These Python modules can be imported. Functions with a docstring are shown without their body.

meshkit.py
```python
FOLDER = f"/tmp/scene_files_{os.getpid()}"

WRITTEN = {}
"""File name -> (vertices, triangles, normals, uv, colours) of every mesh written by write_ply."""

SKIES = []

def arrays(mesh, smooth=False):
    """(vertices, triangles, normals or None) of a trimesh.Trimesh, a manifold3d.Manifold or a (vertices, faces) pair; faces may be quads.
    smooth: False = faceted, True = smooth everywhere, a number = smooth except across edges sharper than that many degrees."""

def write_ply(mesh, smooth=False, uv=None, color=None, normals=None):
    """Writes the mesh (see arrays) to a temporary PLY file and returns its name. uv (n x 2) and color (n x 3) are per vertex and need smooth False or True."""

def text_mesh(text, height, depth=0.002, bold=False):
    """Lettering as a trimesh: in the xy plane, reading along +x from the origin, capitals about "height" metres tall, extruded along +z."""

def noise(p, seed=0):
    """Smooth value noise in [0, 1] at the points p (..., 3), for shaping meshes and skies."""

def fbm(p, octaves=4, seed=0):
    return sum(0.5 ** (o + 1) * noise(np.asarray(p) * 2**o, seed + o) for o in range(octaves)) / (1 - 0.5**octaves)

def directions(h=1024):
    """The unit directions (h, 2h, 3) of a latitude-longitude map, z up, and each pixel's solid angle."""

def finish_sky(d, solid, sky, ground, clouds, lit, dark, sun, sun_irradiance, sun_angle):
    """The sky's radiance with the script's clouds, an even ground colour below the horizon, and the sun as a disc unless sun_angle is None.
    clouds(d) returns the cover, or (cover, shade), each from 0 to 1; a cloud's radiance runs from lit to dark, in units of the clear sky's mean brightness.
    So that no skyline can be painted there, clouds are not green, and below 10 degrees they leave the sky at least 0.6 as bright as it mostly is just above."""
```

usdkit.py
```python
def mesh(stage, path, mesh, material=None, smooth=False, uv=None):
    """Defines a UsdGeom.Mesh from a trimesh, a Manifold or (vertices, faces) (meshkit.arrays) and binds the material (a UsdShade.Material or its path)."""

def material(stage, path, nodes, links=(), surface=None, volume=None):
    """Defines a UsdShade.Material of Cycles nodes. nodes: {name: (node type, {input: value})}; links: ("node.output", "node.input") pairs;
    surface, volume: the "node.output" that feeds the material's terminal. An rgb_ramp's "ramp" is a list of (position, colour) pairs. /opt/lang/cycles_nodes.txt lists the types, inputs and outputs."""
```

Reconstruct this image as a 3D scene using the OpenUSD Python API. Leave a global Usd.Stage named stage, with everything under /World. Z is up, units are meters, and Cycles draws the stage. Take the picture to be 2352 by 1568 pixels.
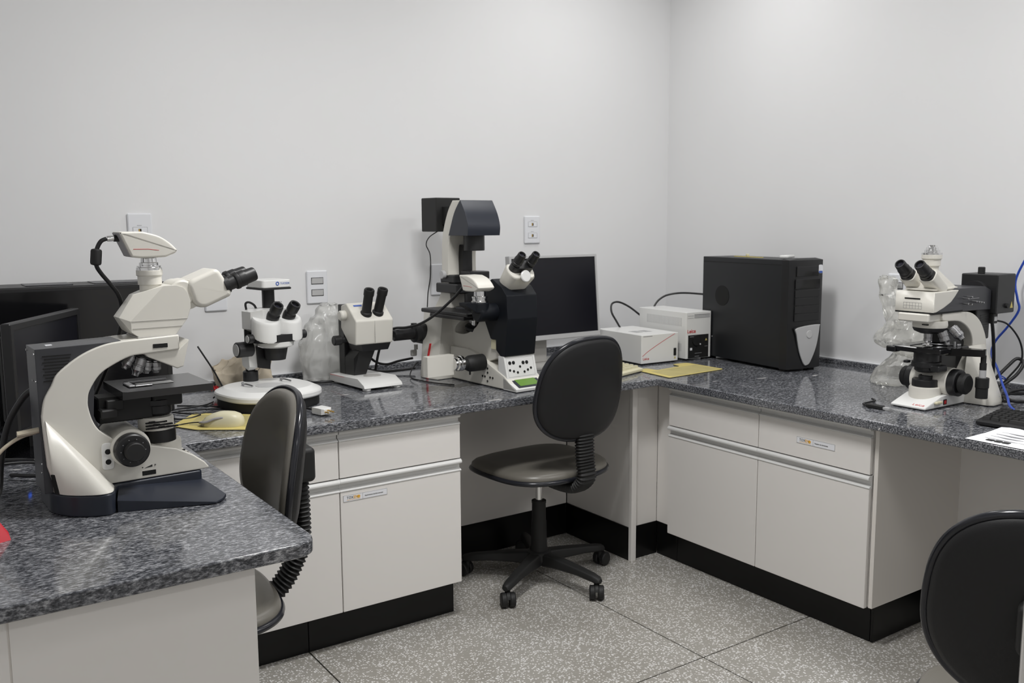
import math, random, numpy as np, trimesh, usdkit, meshkit
import manifold3d as m3
import mapbox_earcut as earcut
from pxr import Usd, UsdGeom, UsdLux, UsdShade, Gf, Sdf
stage = Usd.Stage.CreateInMemory()
UsdGeom.SetStageUpAxis(stage, 'Z'); UsdGeom.SetStageMetersPerUnit(stage, 1.0)
UsdGeom.Xform.Define(stage, '/World'); UsdGeom.Scope.Define(stage, '/World/Looks')
# ---------------------------------------------------------------- camera
cam = UsdGeom.Camera.Define(stage, '/World/Camera')
YAW, PITCH, ROLL = (math.radians(a) for a in (34.5048, 7.3944, -0.3443))
F = np.array([math.sin(YAW)*math.cos(PITCH), math.cos(YAW)*math.cos(PITCH), -math.sin(PITCH)])
R0 = np.array([math.cos(YAW), -math.sin(YAW), 0]); U0 = np.cross(R0, F)
R = R0*math.cos(ROLL)+U0*math.sin(ROLL); U = -R0*math.sin(ROLL)+U0*math.cos(ROLL)
cam.AddTransformOp().Set(Gf.Matrix4d(*R, 0, *U, 0, *(-F), 0, -3.3377, -3.4432, 1.3649, 1))
cam.CreateHorizontalApertureAttr(22.3); cam.CreateVerticalApertureAttr(14.867)
cam.CreateFocalLengthAttr(22.3*2097.0944/2352)
cam.CreateClippingRangeAttr(Gf.Vec2f(0.05, 50))
cam.CreateFocusDistanceAttr(2.1); cam.CreateFStopAttr(5.6)
cam.GetPrim().CreateAttribute('exposure', Sdf.ValueTypeNames.Float).Set(0.0)
# ---------------------------------------------------------------- light: fluorescent fixtures in the ceiling
LAMPS = [(-2.12, -1.75, 72), (-0.72, -0.72, 14), (-0.55, -2.70, 32), (-2.10, -4.20, 24)]
for i, (lx, ly, pw) in enumerate(LAMPS):
    L = UsdLux.RectLight.Define(stage, f'/World/ceiling_lamp_light_{i+1:03d}')
    L.AddTranslateOp().Set(Gf.Vec3d(lx, ly, 2.72))
    L.CreateWidthAttr(0.60); L.CreateHeightAttr(0.26); L.CreateIntensityAttr(pw); L.CreateColorAttr(Gf.Vec3f(1.0, 0.995, 0.985))
# ---------------------------------------------------------------- materials
LOOK = '/World/Looks/'
def mat(name, col, rough=.45, metal=0, bump=0, bscale=400, bevel=0, spec=.5, coat=0, var=0, vscale=6, **kw):
    n = {'p': ('principled_bsdf', dict(base_color=col, roughness=rough, metallic=metal, specular_ior_level=spec, coat_weight=coat, coat_roughness=.1, **kw))}
    l = []; nm = None
    if bevel:
        n['bv'] = ('bevel', dict(radius=bevel, samples=4)); nm = 'bv.bevel'
    if bump or var:
        n['tc'] = ('texture_coordinate', {})
    if bump:
        n['nz'] = ('noise_texture', dict(type='fBM', scale=bscale, detail=3.0)); l.append(('tc.object', 'nz.vector'))
        n['bu'] = ('bump', dict(strength=bump, distance=.001)); l.append(('nz.fac', 'bu.height'))
        if nm: l.append((nm, 'bu.normal'))
        nm = 'bu.normal'
    if var:
        n['nv'] = ('noise_texture', dict(type='fBM', scale=vscale, detail=4.0)); l.append(('tc.object', 'nv.vector'))
        a = [c*(1-var) for c in col]; b = [min(1, c*(1+var)) for c in col]
        n['rv'] = ('rgb_ramp', dict(ramp=[(.3, a), (.7, b)])); l += [('nv.fac', 'rv.fac'), ('rv.color', 'p.base_color')]
    if nm: l.append((nm, 'p.normal'))
    return usdkit.material(stage, LOOK+name, n, l, surface='p.BSDF')
M = {}
M['wall'] = mat('wall_paint', (.805, .805, .81), .6, bump=.12, bscale=120, var=.012, vscale=1.5)
M['ceil'] = mat('ceiling_paint', (.88, .88, .875), .8)
M['lam'] = mat('cream_laminate', (.835, .81, .78), .38, bump=.05, bscale=900)
M['lamedge'] = mat('cream_edge', (.78, .745, .70), .45)
M['alu'] = mat('painted_profile', (.74, .74, .73), .32)
M['joint'] = mat('dark_joint', (.05, .045, .035), .8)
M['chrome'] = mat('chrome', (.78, .78, .78), .12, metal=1)
M['steel'] = mat('brushed_steel', (.42, .42, .43), .32, metal=1)
M['black'] = mat('black_plastic', (.012, .012, .013), .42, bevel=.0015)
M['blackr'] = mat('black_rubber', (.010, .010, .010), .6)
M['blacks'] = mat('black_textured_shell', (.011, .011, .012), .5, bump=.25, bscale=700, spec=.35)
M['gloss'] = mat('gloss_black', (.006, .006, .007), .1)
M['navy'] = mat('dark_navy_plastic', (.018, .022, .034), .36, bump=.1, bscale=900, bevel=.002)
M['navyd'] = mat('blue_black_shell', (.005, .0065, .010), .5, spec=.3, bump=.1, bscale=900, bevel=.002)
M['pcb'] = mat('black_steel_case', (.010, .011, .013), .42, bump=.1, bscale=900, bevel=.001)
M['satin'] = mat('black_satin_stage', (.016, .016, .017), .16)
M['char'] = mat('charcoal_metal', (.035, .036, .042), .35, bump=.1, bscale=900, bevel=.0015)
M['ivory'] = mat('ivory_enamel', (.72, .70, .64), .34, bump=.06, bscale=700, bevel=.0022)
M['white'] = mat('white_enamel', (.80, .80, .785), .28, bevel=.002)
M['putty'] = mat('putty_panel', (.44, .43, .41), .4, bevel=.001)
M['red'] = mat('red_print', (.55, .02, .025), .4)
M['vinyl'] = mat('grey_vinyl', (.155, .145, .125), .34, bump=.18, bscale=500)
M['vinyl2'] = mat('light_grey_vinyl', (.36, .37, .38), .36, bump=.18, bscale=500)
M['trim'] = mat('black_trim', (.016, .017, .022), .18)
M['plate'] = mat('wall_plate_plastic', (.80, .81, .84), .3, bevel=.001)
M['plateg'] = mat('wall_plate_module', (.55, .55, .55), .4)
M['hole'] = mat('dark_opening', (.004, .004, .004), .8)
M['gold'] = mat('brass_pin', (.75, .5, .16), .25, metal=1)
M['yellow'] = mat('yellow_card', (.60, .50, .17), .7, var=.06, vscale=14)
M['yellowd'] = mat('yellow_card_print', (.44, .38, .16), .7, var=.1, vscale=18)
M['mouse'] = mat('aged_ivory_plastic', (.66, .62, .44), .4, bevel=.001)
M['greyp'] = mat('mid_grey_plastic', (.34, .33, .34), .45, bevel=.001)
M['silver'] = mat('silver_plastic', (.50, .50, .505), .32, bevel=.001)
M['screen'] = mat('lcd_off', (.007, .007, .011), .25, spec=.35)
M['lcdgreen'] = mat('green_lcd', (.13, .27, .035), .3)
M['cloth'] = mat('cream_cloth', (.62, .54, .42), .85, bump=.3, bscale=500, var=.09, vscale=9)
M['paper'] = mat('white_paper', (.84, .85, .88), .7)
M['ink'] = mat('black_ink', (.03, .03, .03), .6)
M['inkg'] = mat('grey_ink', (.30, .30, .31), .6)
M['orange'] = mat('orange_ink', (.85, .45, .05), .6)
M['blueink'] = mat('blue_ink', (.05, .12, .45), .5)
M['bluecable'] = mat('blue_cable', (.02, .07, .45), .35)
M['cable'] = mat('black_cable', (.010, .010, .011), .4)
M['beigecable'] = mat('beige_cable', (.55, .49, .38), .5)
M['skirt'] = mat('black_skirting_tile', (.005, .005, .005), .3, spec=.3)
M['glass'] = mat('lens_glass', (.02, .02, .03), .03)
M['redcloth'] = mat('red_plastic', (.55, .015, .03), .45)
M['led'] = usdkit.material(stage, LOOK+'blue_led', {'e': ('emission', dict(color=(.03, .15, 1.0), strength=1.5))}, [], surface='e.emission')
def bag(name, col, fac):
    return usdkit.material(stage, LOOK+name, {
        'tc': ('texture_coordinate', {}), 'nz': ('noise_texture', dict(type='fBM', scale=9, detail=3.0)),
        'd': ('diffuse_bsdf', dict(color=col)), 't': ('translucent_bsdf', dict(color=col)), 'g': ('glossy_bsdf', dict(color=(1, 1, 1), roughness=.25)),
        'x': ('transparent_bsdf', dict(color=(.96, .96, .94))), 'fr': ('fresnel', dict(IOR=1.4)),
        'm1': ('mix_closure', dict(fac=.38)), 'm2': ('mix_closure', dict(fac=fac)), 'm3': ('mix_closure', {}), 'rp': ('rgb_ramp', dict(ramp=[(.3, (fac-.15,)*3), (.7, (fac+.15,)*3)]))},
        [('d.BSDF', 'm1.closure1'), ('t.BSDF', 'm1.closure2'), ('x.BSDF', 'm2.closure1'), ('m1.closure', 'm2.closure2'), ('tc.object', 'nz.vector'), ('nz.fac', 'rp.fac'), ('rp.color', 'm2.fac'),
         ('m2.closure', 'm3.closure1'), ('g.BSDF', 'm3.closure2'), ('fr.fac', 'm3.fac')], surface='m3.closure')
M['bag'] = bag('translucent_plastic', (.96, .96, .94), .60)
M['bag2'] = bag('clear_plastic', (.95, .94, .90), .33)
def granite(name, warm, stretch):
    n = {'tc': ('geometry', {}), 'mp': ('mapping', dict(scale=stretch)),
         'n1': ('noise_texture', dict(type='fBM', scale=215, detail=3.5, roughness=.7)), 'r1': ('rgb_ramp', dict(ramp=[(.30, (.012, .013, .016)), (.42, (.055, .058, .066)), (.52, (.145, .148, .16)), (.60, (.29, .295, .31)), (.72, (.50, .50, .51))])),
         'n2': ('noise_texture', dict(type='fBM', scale=5, detail=3.0)), 'r2': ('rgb_ramp', dict(ramp=[(.3, (.72, .73, .76)), (.7, (1.15, 1.15, 1.15))])),
         'mx': ('mix', dict(mix_type='multiply', fac=1.0)),
         'mp2': ('mapping', dict(scale=(stretch[0]*.8, stretch[1], stretch[2]))), 'n3': ('noise_texture', dict(type='fBM', scale=32, detail=2.0)), 'r3': ('rgb_ramp', dict(ramp=[(.0, (0, 0, 0)), (.715, (0, 0, 0)), (.76, (1, 1, 1)), (1, (1, 1, 1))])),
         'm3': ('mix', dict(color2=(.60, .59, .58))),
         'p': ('principled_bsdf', dict(roughness=.085, specular_ior_level=.62))}
    l = [('tc.position', 'mp.vector'), ('mp.vector', 'n1.vector'), ('n1.fac', 'r1.fac'), ('tc.position', 'n2.vector'), ('n2.fac', 'r2.fac'), ('r1.color', 'mx.color1'), ('r2.color', 'mx.color2'),
         ('tc.position', 'mp2.vector'), ('mp2.vector', 'n3.vector'), ('n3.fac', 'r3.fac'), ('mx.color', 'm3.color1'), ('r3.color', 'm3.fac'), ('m3.color', 'p.base_color')]
    return usdkit.material(stage, LOOK+name, n, l, surface='p.BSDF')
M['granite'] = granite('grey_granite', 0, (.42, 1.0, 1.0))
M['terrazzo'] = usdkit.material(stage, LOOK+'terrazzo', {
    'tc': ('geometry', {}), 'v': ('voronoi_texture', dict(scale=145, randomness=1.0)), 'bw': ('separate_color', {}), 'rc': ('rgb_ramp', dict(ramp=[(.0, (.34, .325, .295)), (.40, (.38, .365, .335)), (.46, (.68, .67, .66)), (1, (.82, .81, .81))])),
    'rd': ('rgb_ramp', dict(ramp=[(.0, (0, 0, 0)), (.40, (0, 0, 0)), (.50, (1, 1, 1))])), 'mx': ('mix', dict(color2=(.36, .345, .315))),
    'n2': ('noise_texture', dict(type='fBM', scale=3, detail=3.0)), 'r2': ('rgb_ramp', dict(ramp=[(.3, (.88, .87, .85)), (.7, (1.08, 1.08, 1.08))])), 'm2': ('mix', dict(mix_type='multiply', fac=1.0)),
    'p': ('principled_bsdf', dict(roughness=.32))},
    [('tc.position', 'v.vector'), ('v.color', 'bw.color'), ('bw.r', 'rc.fac'), ('v.distance', 'rd.fac'), ('rc.color', 'mx.color1'), ('rd.color', 'mx.fac'), ('tc.position', 'n2.vector'), ('n2.fac', 'r2.fac'),
     ('mx.color', 'm2.color1'), ('r2.color', 'm2.color2'), ('m2.color', 'p.base_color')], surface='p.BSDF')
# ---------------------------------------------------------------- mesh helpers
def cat(*ms):
    out = []
    for m in ms: out += m if isinstance(m, list) else [m]
    return trimesh.util.concatenate(out)
def xf(m, loc=(0, 0, 0), rx=0, ry=0, rz=0):
    m = m.copy()
    T = trimesh.transformations
    for a, ax in ((rx, (1, 0, 0)), (ry, (0, 1, 0)), (rz, (0, 0, 1))):
        if a: m.apply_transform(T.rotation_matrix(math.radians(a), ax))
    m.apply_translation(loc); return m
def tm(man):
    g = man.to_mesh(); return trimesh.Trimesh(np.array(g.vert_properties[:, :3]), np.array(g.tri_verts), process=False)
def box(x0, x1, y0, y1, z0, z1, b=0):
    """chamfered box between two corners"""
    x0, x1 = sorted((x0, x1)); y0, y1 = sorted((y0, y1)); z0, z1 = sorted((z0, z1))
    b = min(b, (x1-x0)*.45, (y1-y0)*.45, (z1-z0)*.45)
    if b <= 0: return trimesh.creation.box(bounds=[[x0, y0, z0], [x1, y1, z1]])
    p = []
    for x, sx in ((x0, 1), (x1, -1)):
        for y, sy in ((y0, 1), (y1, -1)):
            for z, sz in ((z0, 1), (z1, -1)):
                p += [(x, y+sy*b, z+sz*b), (x+sx*b, y, z+sz*b), (x+sx*b, y+sy*b, z)]
    return trimesh.convex.convex_hull(np.array(p))
def rbox(x0, x1, y0, y1, z0, z1, r, sub=2):
    s = trimesh.creation.icosphere(subdivisions=sub, radius=r).vertices
    p = [s+np.array([x, y, z]) for x in (min(x0, x1)+r, max(x0, x1)-r) for y in (min(y0, y1)+r, max(y0, y1)-r) for z in (min(z0, z1)+r, max(z0, z1)-r)]
    return trimesh.convex.convex_hull(np.vstack(p))
def hull(*pts): return trimesh.convex.convex_hull(np.vstack([np.asarray(p, float).reshape(-1, 3) for p in pts]))
def crom(p, n=6, closed=False):
    p = np.asarray(p, float); N = len(p); out = []
    for i in range(N if closed else N-1):
        q = [p[(i+k) % N] if closed else p[min(max(i+k, 0), N-1)] for k in (-1, 0, 1, 2)]
        for t in np.arange(n)/n:
            out.append(.5*((2*q[1])+(q[2]-q[0])*t+(2*q[0]-5*q[1]+4*q[2]-q[3])*t*t+(3*q[1]-q[0]-3*q[2]+q[3])*t**3))
    if not closed: out.append(p[-1])
    return np.array(out)
def rpoly(pts, r=.004, n=4):
    """polygon with rounded corners; pts items (x,y) or (x,y,r)"""
    out = []; N = len(pts)
    for i in range(N):
        p = np.array(pts[i][:2], float); a = np.array(pts[i-1][:2], float)-p; b = np.array(pts[(i+1) % N][:2], float)-p
        rr = pts[i][2] if len(pts[i]) > 2 else r
        la, lb = np.linalg.norm(a), np.linalg.norm(b); d = min(rr, la*.45, lb*.45)
        if d < 1e-5: out.append(p); continue
        A, B = p+a/la*d, p+b/lb*d
        for t in np.linspace(0, 1, n+1): out.append((1-t)**2*A+2*t*(1-t)*p+t*t*B)
    return np.array(out)
def ext(pts, h0, h1, b=0, n=2, ax='y'):
    """extrude a polygon given in (u,v) from h0 to h1; ax: y -> (u,h,v), z -> (u,v,h), x -> (h,u,v); b: rounded rim"""
    p = np.asarray([q[:2] for q in pts], float)
    if ((p[:, 0]*np.roll(p[:, 1], -1)-np.roll(p[:, 0], -1)*p[:, 1]).sum()) < 0: p = p[::-1]
    h0, h1 = min(h0, h1), max(h0, h1); N = len(p)
    e = np.roll(p, -1, 0)-p; e /= np.maximum(np.linalg.norm(e, axis=1, keepdims=True), 1e-9)
    nr = np.c_[e[:, 1], -e[:, 0]]; m = nr+np.roll(nr, 1, 0); m /= np.maximum((m*nr).sum(1, keepdims=True), .35)
    b = min(b, (h1-h0)*.49); rings = []
    if b > 0:
        for t in np.linspace(0, 1, n+1): rings.append((b*(1-math.sin(t*math.pi/2)), h0+b*(1-math.cos(t*math.pi/2))))
        rings += [(i, h0+h1-h) for i, h in rings[::-1]]
    else: rings = [(0, h0), (0, h1)]
    V = []; Fc = []
    for ins, h in rings: V.append(np.c_[p-m*ins, np.full(N, h)])
    for k in range(len(rings)-1):
        for i in range(N):
            j = (i+1) % N; a, b2, c, d = k*N+i, k*N+j, (k+1)*N+j, (k+1)*N+i
            Fc += [(a, b2, c), (a, c, d)]
    tri = earcut.triangulate_float64(np.ascontiguousarray(V[0][:, :2]), np.array([N], np.uint32)).reshape(-1, 3)
    A = V[0]; 
    for t in tri:
        a, b2, c = (A[i] for i in t)
        if (b2[0]-a[0])*(c[1]-a[1])-(b2[1]-a[1])*(c[0]-a[0]) < 0: t = t[::-1]
        Fc.append(tuple(t[::-1])); Fc.append(tuple(t+(len(rings)-1)*N))
    V = np.vstack(V)
    if ax == 'y': V = np.c_[V[:, 0], -V[:, 2], V[:, 1]]      # keep right-handed: y = -h
    if ax == 'x': V = np.c_[V[:, 2], V[:, 0], V[:, 1]]
    return trimesh.Trimesh(V, np.array(Fc), process=False)
def exty(pts, y0, y1, b=0, n=2): return ext(pts, -max(y0, y1), -min(y0, y1), b, n, 'y')
def lathe(prof, n=32):
    p = np.asarray(prof, float)
    if p[0, 0] > 1e-6: p = np.vstack([[0, p[0, 1]], p])
    if p[-1, 0] > 1e-6: p = np.vstack([p, [0, p[-1, 1]]])
    m = trimesh.creation.revolve(p, sections=n)
    if m.volume < 0: m.invert()
    return m
def frame(d):
    d = np.asarray(d, float); d = d/np.linalg.norm(d)
    a = np.cross((0, 0, 1) if abs(d[2]) < .95 else (0, 1, 0), d); a /= np.linalg.norm(a)
    return np.c_[a, np.cross(d, a), d]
def aim(m, o, d):
    m = m.copy(); T = np.eye(4); T[:3, :3] = frame(d); T[:3, 3] = o; m.apply_transform(T); return m
def cyl(a, b, r, r2=None, n=24, c=0):
    a, b = np.asarray(a, float), np.asarray(b, float); h = np.linalg.norm(b-a); r2 = r if r2 is None else r2
    pr = [(r-c, 0), (r, c), (r2, h-c), (r2-c, h)] if c else [(r, 0), (r2, h)]
    return aim(lathe(pr, n), a, b-a)
def tube(pts, r, n=8, sub=6, closed=False, rs=None):
    p = crom(pts, sub, closed) if sub else np.asarray(pts, float); N = len(p)
    t = np.gradient(p, axis=0) if not closed else np.roll(p, -1, 0)-np.roll(p, 1, 0)
    t /= np.maximum(np.linalg.norm(t, axis=1, keepdims=True), 1e-9)
    a = frame(t[0])[:, 0]; V = []; rr = np.full(N, r) if rs is None else np.asarray(rs)
    ang = np.arange(n)*2*math.pi/n
    for i in range(N):
        a = a-t[i]*(a@t[i]); a /= np.linalg.norm(a); bb = np.cross(t[i], a)
        V.append(p[i]+rr[i]*(np.cos(ang)[:, None]*a+np.sin(ang)[:, None]*bb))
    V = np.vstack(V); Fc = []
    for i in range(N if closed else N-1):
        for k in range(n):
            q = (k+1) % n; i2 = (i+1) % N
            Fc += [(i*n+k, i*n+q, i2*n+q), (i*n+k, i2*n+q, i2*n+k)]
    if not closed:
        V = np.vstack([V, p[0], p[-1]]); c0, c1 = len(V)-2, len(V)-1
        for k in range(n): q = (k+1) % n; Fc += [(c0, q, k), (c1, (N-1)*n+k, (N-1)*n+q)]
    return trimesh.Trimesh(V, np.array(Fc), process=False)
def loft(rings, cap=True):
    """rings: list of (N,3) arrays"""
    N = len(rings[0]); V = np.vstack(rings); Fc = []
    for k in range(len(rings)-1):
        for i in range(N):
            j = (i+1) % N; a, b, c, d = k*N+i, k*N+j, (k+1)*N+j, (k+1)*N+i
            Fc += [(a, b, c), (a, c, d)]
    if cap:
        V = np.vstack([V, rings[0].mean(0), rings[-1].mean(0)]); c0, c1 = len(V)-2, len(V)-1; o = (len(rings)-1)*N
        for i in range(N): j = (i+1) % N; Fc += [(c0, j, i), (c1, o+i, o+j)]
    m = trimesh.Trimesh(V, np.array(Fc), process=False)
    if m.volume < 0: m.invert()
    return m
def diff(a, *bs):
    A = m3.Manifold(m3.Mesh(np.asarray(a.vertices, np.float32), np.asarray(a.faces, np.uint32)))
    for b in bs: A = A - m3.Manifold(m3.Mesh(np.asarray(b.vertices, np.float32), np.asarray(b.faces, np.uint32)))
    return tm(A)
def txt(s, h, o, right, up, depth=.0006, bold=False):
    """lettering with its left baseline at o, reading along right"""
    m = meshkit.text_mesh(s, h, depth, bold); r, u = np.asarray(right, float), np.asarray(up, float); r /= np.linalg.norm(r); u /= np.linalg.norm(u)
    T = np.eye(4); T[:3, :3] = np.c_[r, u, np.cross(r, u)]; T[:3, 3] = o; m.apply_transform(T); return m
# ---------------------------------------------------------------- scene helpers
USED = {}
def path(name, parent):
    base = parent.GetPath().pathString if parent else '/World'
    k = USED.get((base, name), 0); USED[(base, name)] = k+1
    return f'{base}/{name}' + (f'_{k:03d}' if k else '')
def tag(p, label=None, cat_=None, group=None, kind=None):
    for k, v in (('label', label), ('category', cat_), ('group', group), ('kind', kind)):
        if v: p.SetCustomDataByKey(k, v)
    return p
def obj(name, mesh, m, parent=None, label=None, smooth=32, cat_=None, group=None, kind=None):
    if isinstance(mesh, (list, tuple)): mesh = cat(*mesh)
    pr = usdkit.mesh(stage, path(name, parent), mesh, M[m], smooth).GetPrim()
    return tag(pr, label, cat_, group, kind)
def thing(name, label, cat_, loc=(0, 0, 0), rz=0, group=None, kind=None):
    x = UsdGeom.Xform.Define(stage, path(name, None)); x.AddTranslateOp().Set(Gf.Vec3d(*map(float, loc))); x.AddRotateZOp().Set(float(rz))
    return tag(x.GetPrim(), label, cat_, group, kind)
def dup(src, name, label, loc, rz, group=None):
    x = UsdGeom.Xform.Define(stage, path(name, None)); x.AddTranslateOp().Set(Gf.Vec3d(*map(float, loc))); x.AddRotateZOp().Set(float(rz)); p = x.GetPrim()
    p.GetReferences().AddInternalReference(src.GetPath()); p.SetInstanceable(True)
    return tag(p, label, src.GetCustomDataByKey('category'), group or src.GetCustomDataByKey('group'))
# ---------------------------------------------------------------- the room
H, T = .76, .0291
RX0, RY0, CZ = -4.3, -5.2, 2.75
def struct(name, mesh, m, parent=None, smooth=False):
    return obj(name, mesh, m, parent, smooth=smooth, kind=None if parent else 'structure')
struct('wall_back', box(RX0-.1, .1, 0, .1, 0, CZ), 'wall'); struct('wall_right', box(0, .1, RY0, 0, 0, CZ), 'wall')
struct('wall_left', box(RX0-.1, RX0, RY0, 0, 0, CZ), 'wall'); struct('wall_front', box(RX0-.1, .1, RY0-.1, RY0, 0, CZ), 'wall')
struct('ceiling', box(RX0-.1, .1, RY0-.1, .1, CZ, CZ+.1), 'ceil')
fl = struct('floor', box(RX0-.1, .1, RY0-.1, .1, -.12, -.004), 'joint')
xs = [max(RX0, -1.296+1.007*k) for k in range(-3, 2)]+[0]; ys = [max(RY0, -1.5296+1.007*k) for k in range(-4, 2)]+[0]
for i in range(len(xs)-1):
    for j in range(len(ys)-1):
        if xs[i+1]-xs[i] > .02 and ys[j+1]-ys[j] > .02:
            struct('tile', box(xs[i]+.0026, xs[i+1]-.0026, ys[j]+.0026, ys[j+1]-.0026, -.02, 0), 'terrazzo', fl)
# ---------------------------------------------------------------- granite worktop
wt = thing('worktop', 'polished grey speckled granite worktop running round three sides of the room', 'countertop')
obj('slab', ext(rpoly([(RX0, 0, 0), (0, 0, 0), (0, -3.4, 0), (-.8847, -3.4, 0), (-.8847, -.874, .004), (-2.6811, -.874, .004), (-2.6811, -1.8306, .055), (RX0, -1.8306, 0)], 0, 6), H-T, H, .0045, 3, 'z'), 'granite', wt)
for nm, bx, by in (('trim_1', (RX0, 0), (-.0195, 0)), ('trim_2', (-.0195, 0), (-3.4, -.0195))):
    t_ = UsdGeom.Xform.Define(stage, path(nm, None)).GetPrim(); tag(t_, kind='structure')
    obj('upstand', box(*bx, *by, H, H+.019, .001), 'granite', t_); obj('sealant', box(max(bx[0], -.012) if nm == 'trim_2' else bx[0], bx[1], max(by[0], -.012) if nm == 'trim_1' else by[0], by[1], H+.019, H+.0235, .001), 'plate', t_)
# ---------------------------------------------------------------- black tiled plinths
HB = .1383
def plinth(name, *bx):
    p = UsdGeom.Xform.Define(stage, path(name, None)).GetPrim(); tag(p, kind='structure')
    for b in bx: obj('tile', box(*b, .0012), 'skirt', p, smooth=False)
plinth('baseboard_back', (RX0, -3.3, -.7769, -.3, 0, HB), (-3.298, -2.304, -.7769, -.3, 0, HB), (-2.302, -1.762, -.7769, -.3, 0, HB), (-1.760, -.93, -.357, -.342, 0, HB), (-.9304, -.9215, -.766, -.358, 0, HB))
plinth('baseboard_right', (-.904, -.7744, -.766, -.75, 0, HB), (-.7744, -.70, -.884, -.768, 0, HB), (-.7744, -.40, -1.765, -.886, 0, HB), (-.7744, -.352, -1.7775, -1.767, 0, HB), (-.352, -.34, -3.4, -1.78, 0, HB))
# ---------------------------------------------------------------- panels
kb = thing('knee_hole_panel', 'cream panelling lining the knee space behind the middle swivel chair', 'panel')
obj('back_panel', box(-1.765, -.93, -.355, -.34, HB, H-T), 'lam', kb); obj('side_panel', box(-.9254, -.906, -.766, -.356, HB, H-T), 'lam', kb)
obj('edge_post', box(-.9304, -.905, -.784, -.766, 0, H-T, .001), 'lam', kb)
obj('screw_cap', cyl((-.905, -.772, .335), (-.901, -.772, .335), .006), 'plate', kb)
fp = thing('corner_filler_panel', 'narrow cream filler panel in the inner corner beside the right cabinet', 'panel')
obj('panel', box(-.905, -.776, -.764, -.75, HB, H-T), 'lam', fp); obj('panel', box(-.774, -.76, -.893, -.764, HB, H-T), 'lam', fp)
rp = thing('knee_hole_panel', 'cream panel at the back of the right hand knee space under the paper', 'panel')
obj('panel', box(-.35, -.336, -3.4, -1.80, HB, H-T), 'lam', rp)
pp = thing('peninsula_panel', 'plain cream end panels closing the near side of the peninsula worktop', 'panel')
obj('panel', box(-3.213, -2.802, -1.80, -1.782, 0, H-T), 'lam', pp); obj('panel', box(RX0+.03, -3.2165, -1.80, -1.782, 0, H-T), 'lam', pp)
obj('joint_strip', box(-3.2165, -3.213, -1.798, -1.785, 0, H-T), 'lamedge', pp); obj('knee_panel', box(-3.32, -3.30, -1.78, -.85, 0, H-T), 'lam', pp)
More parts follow.
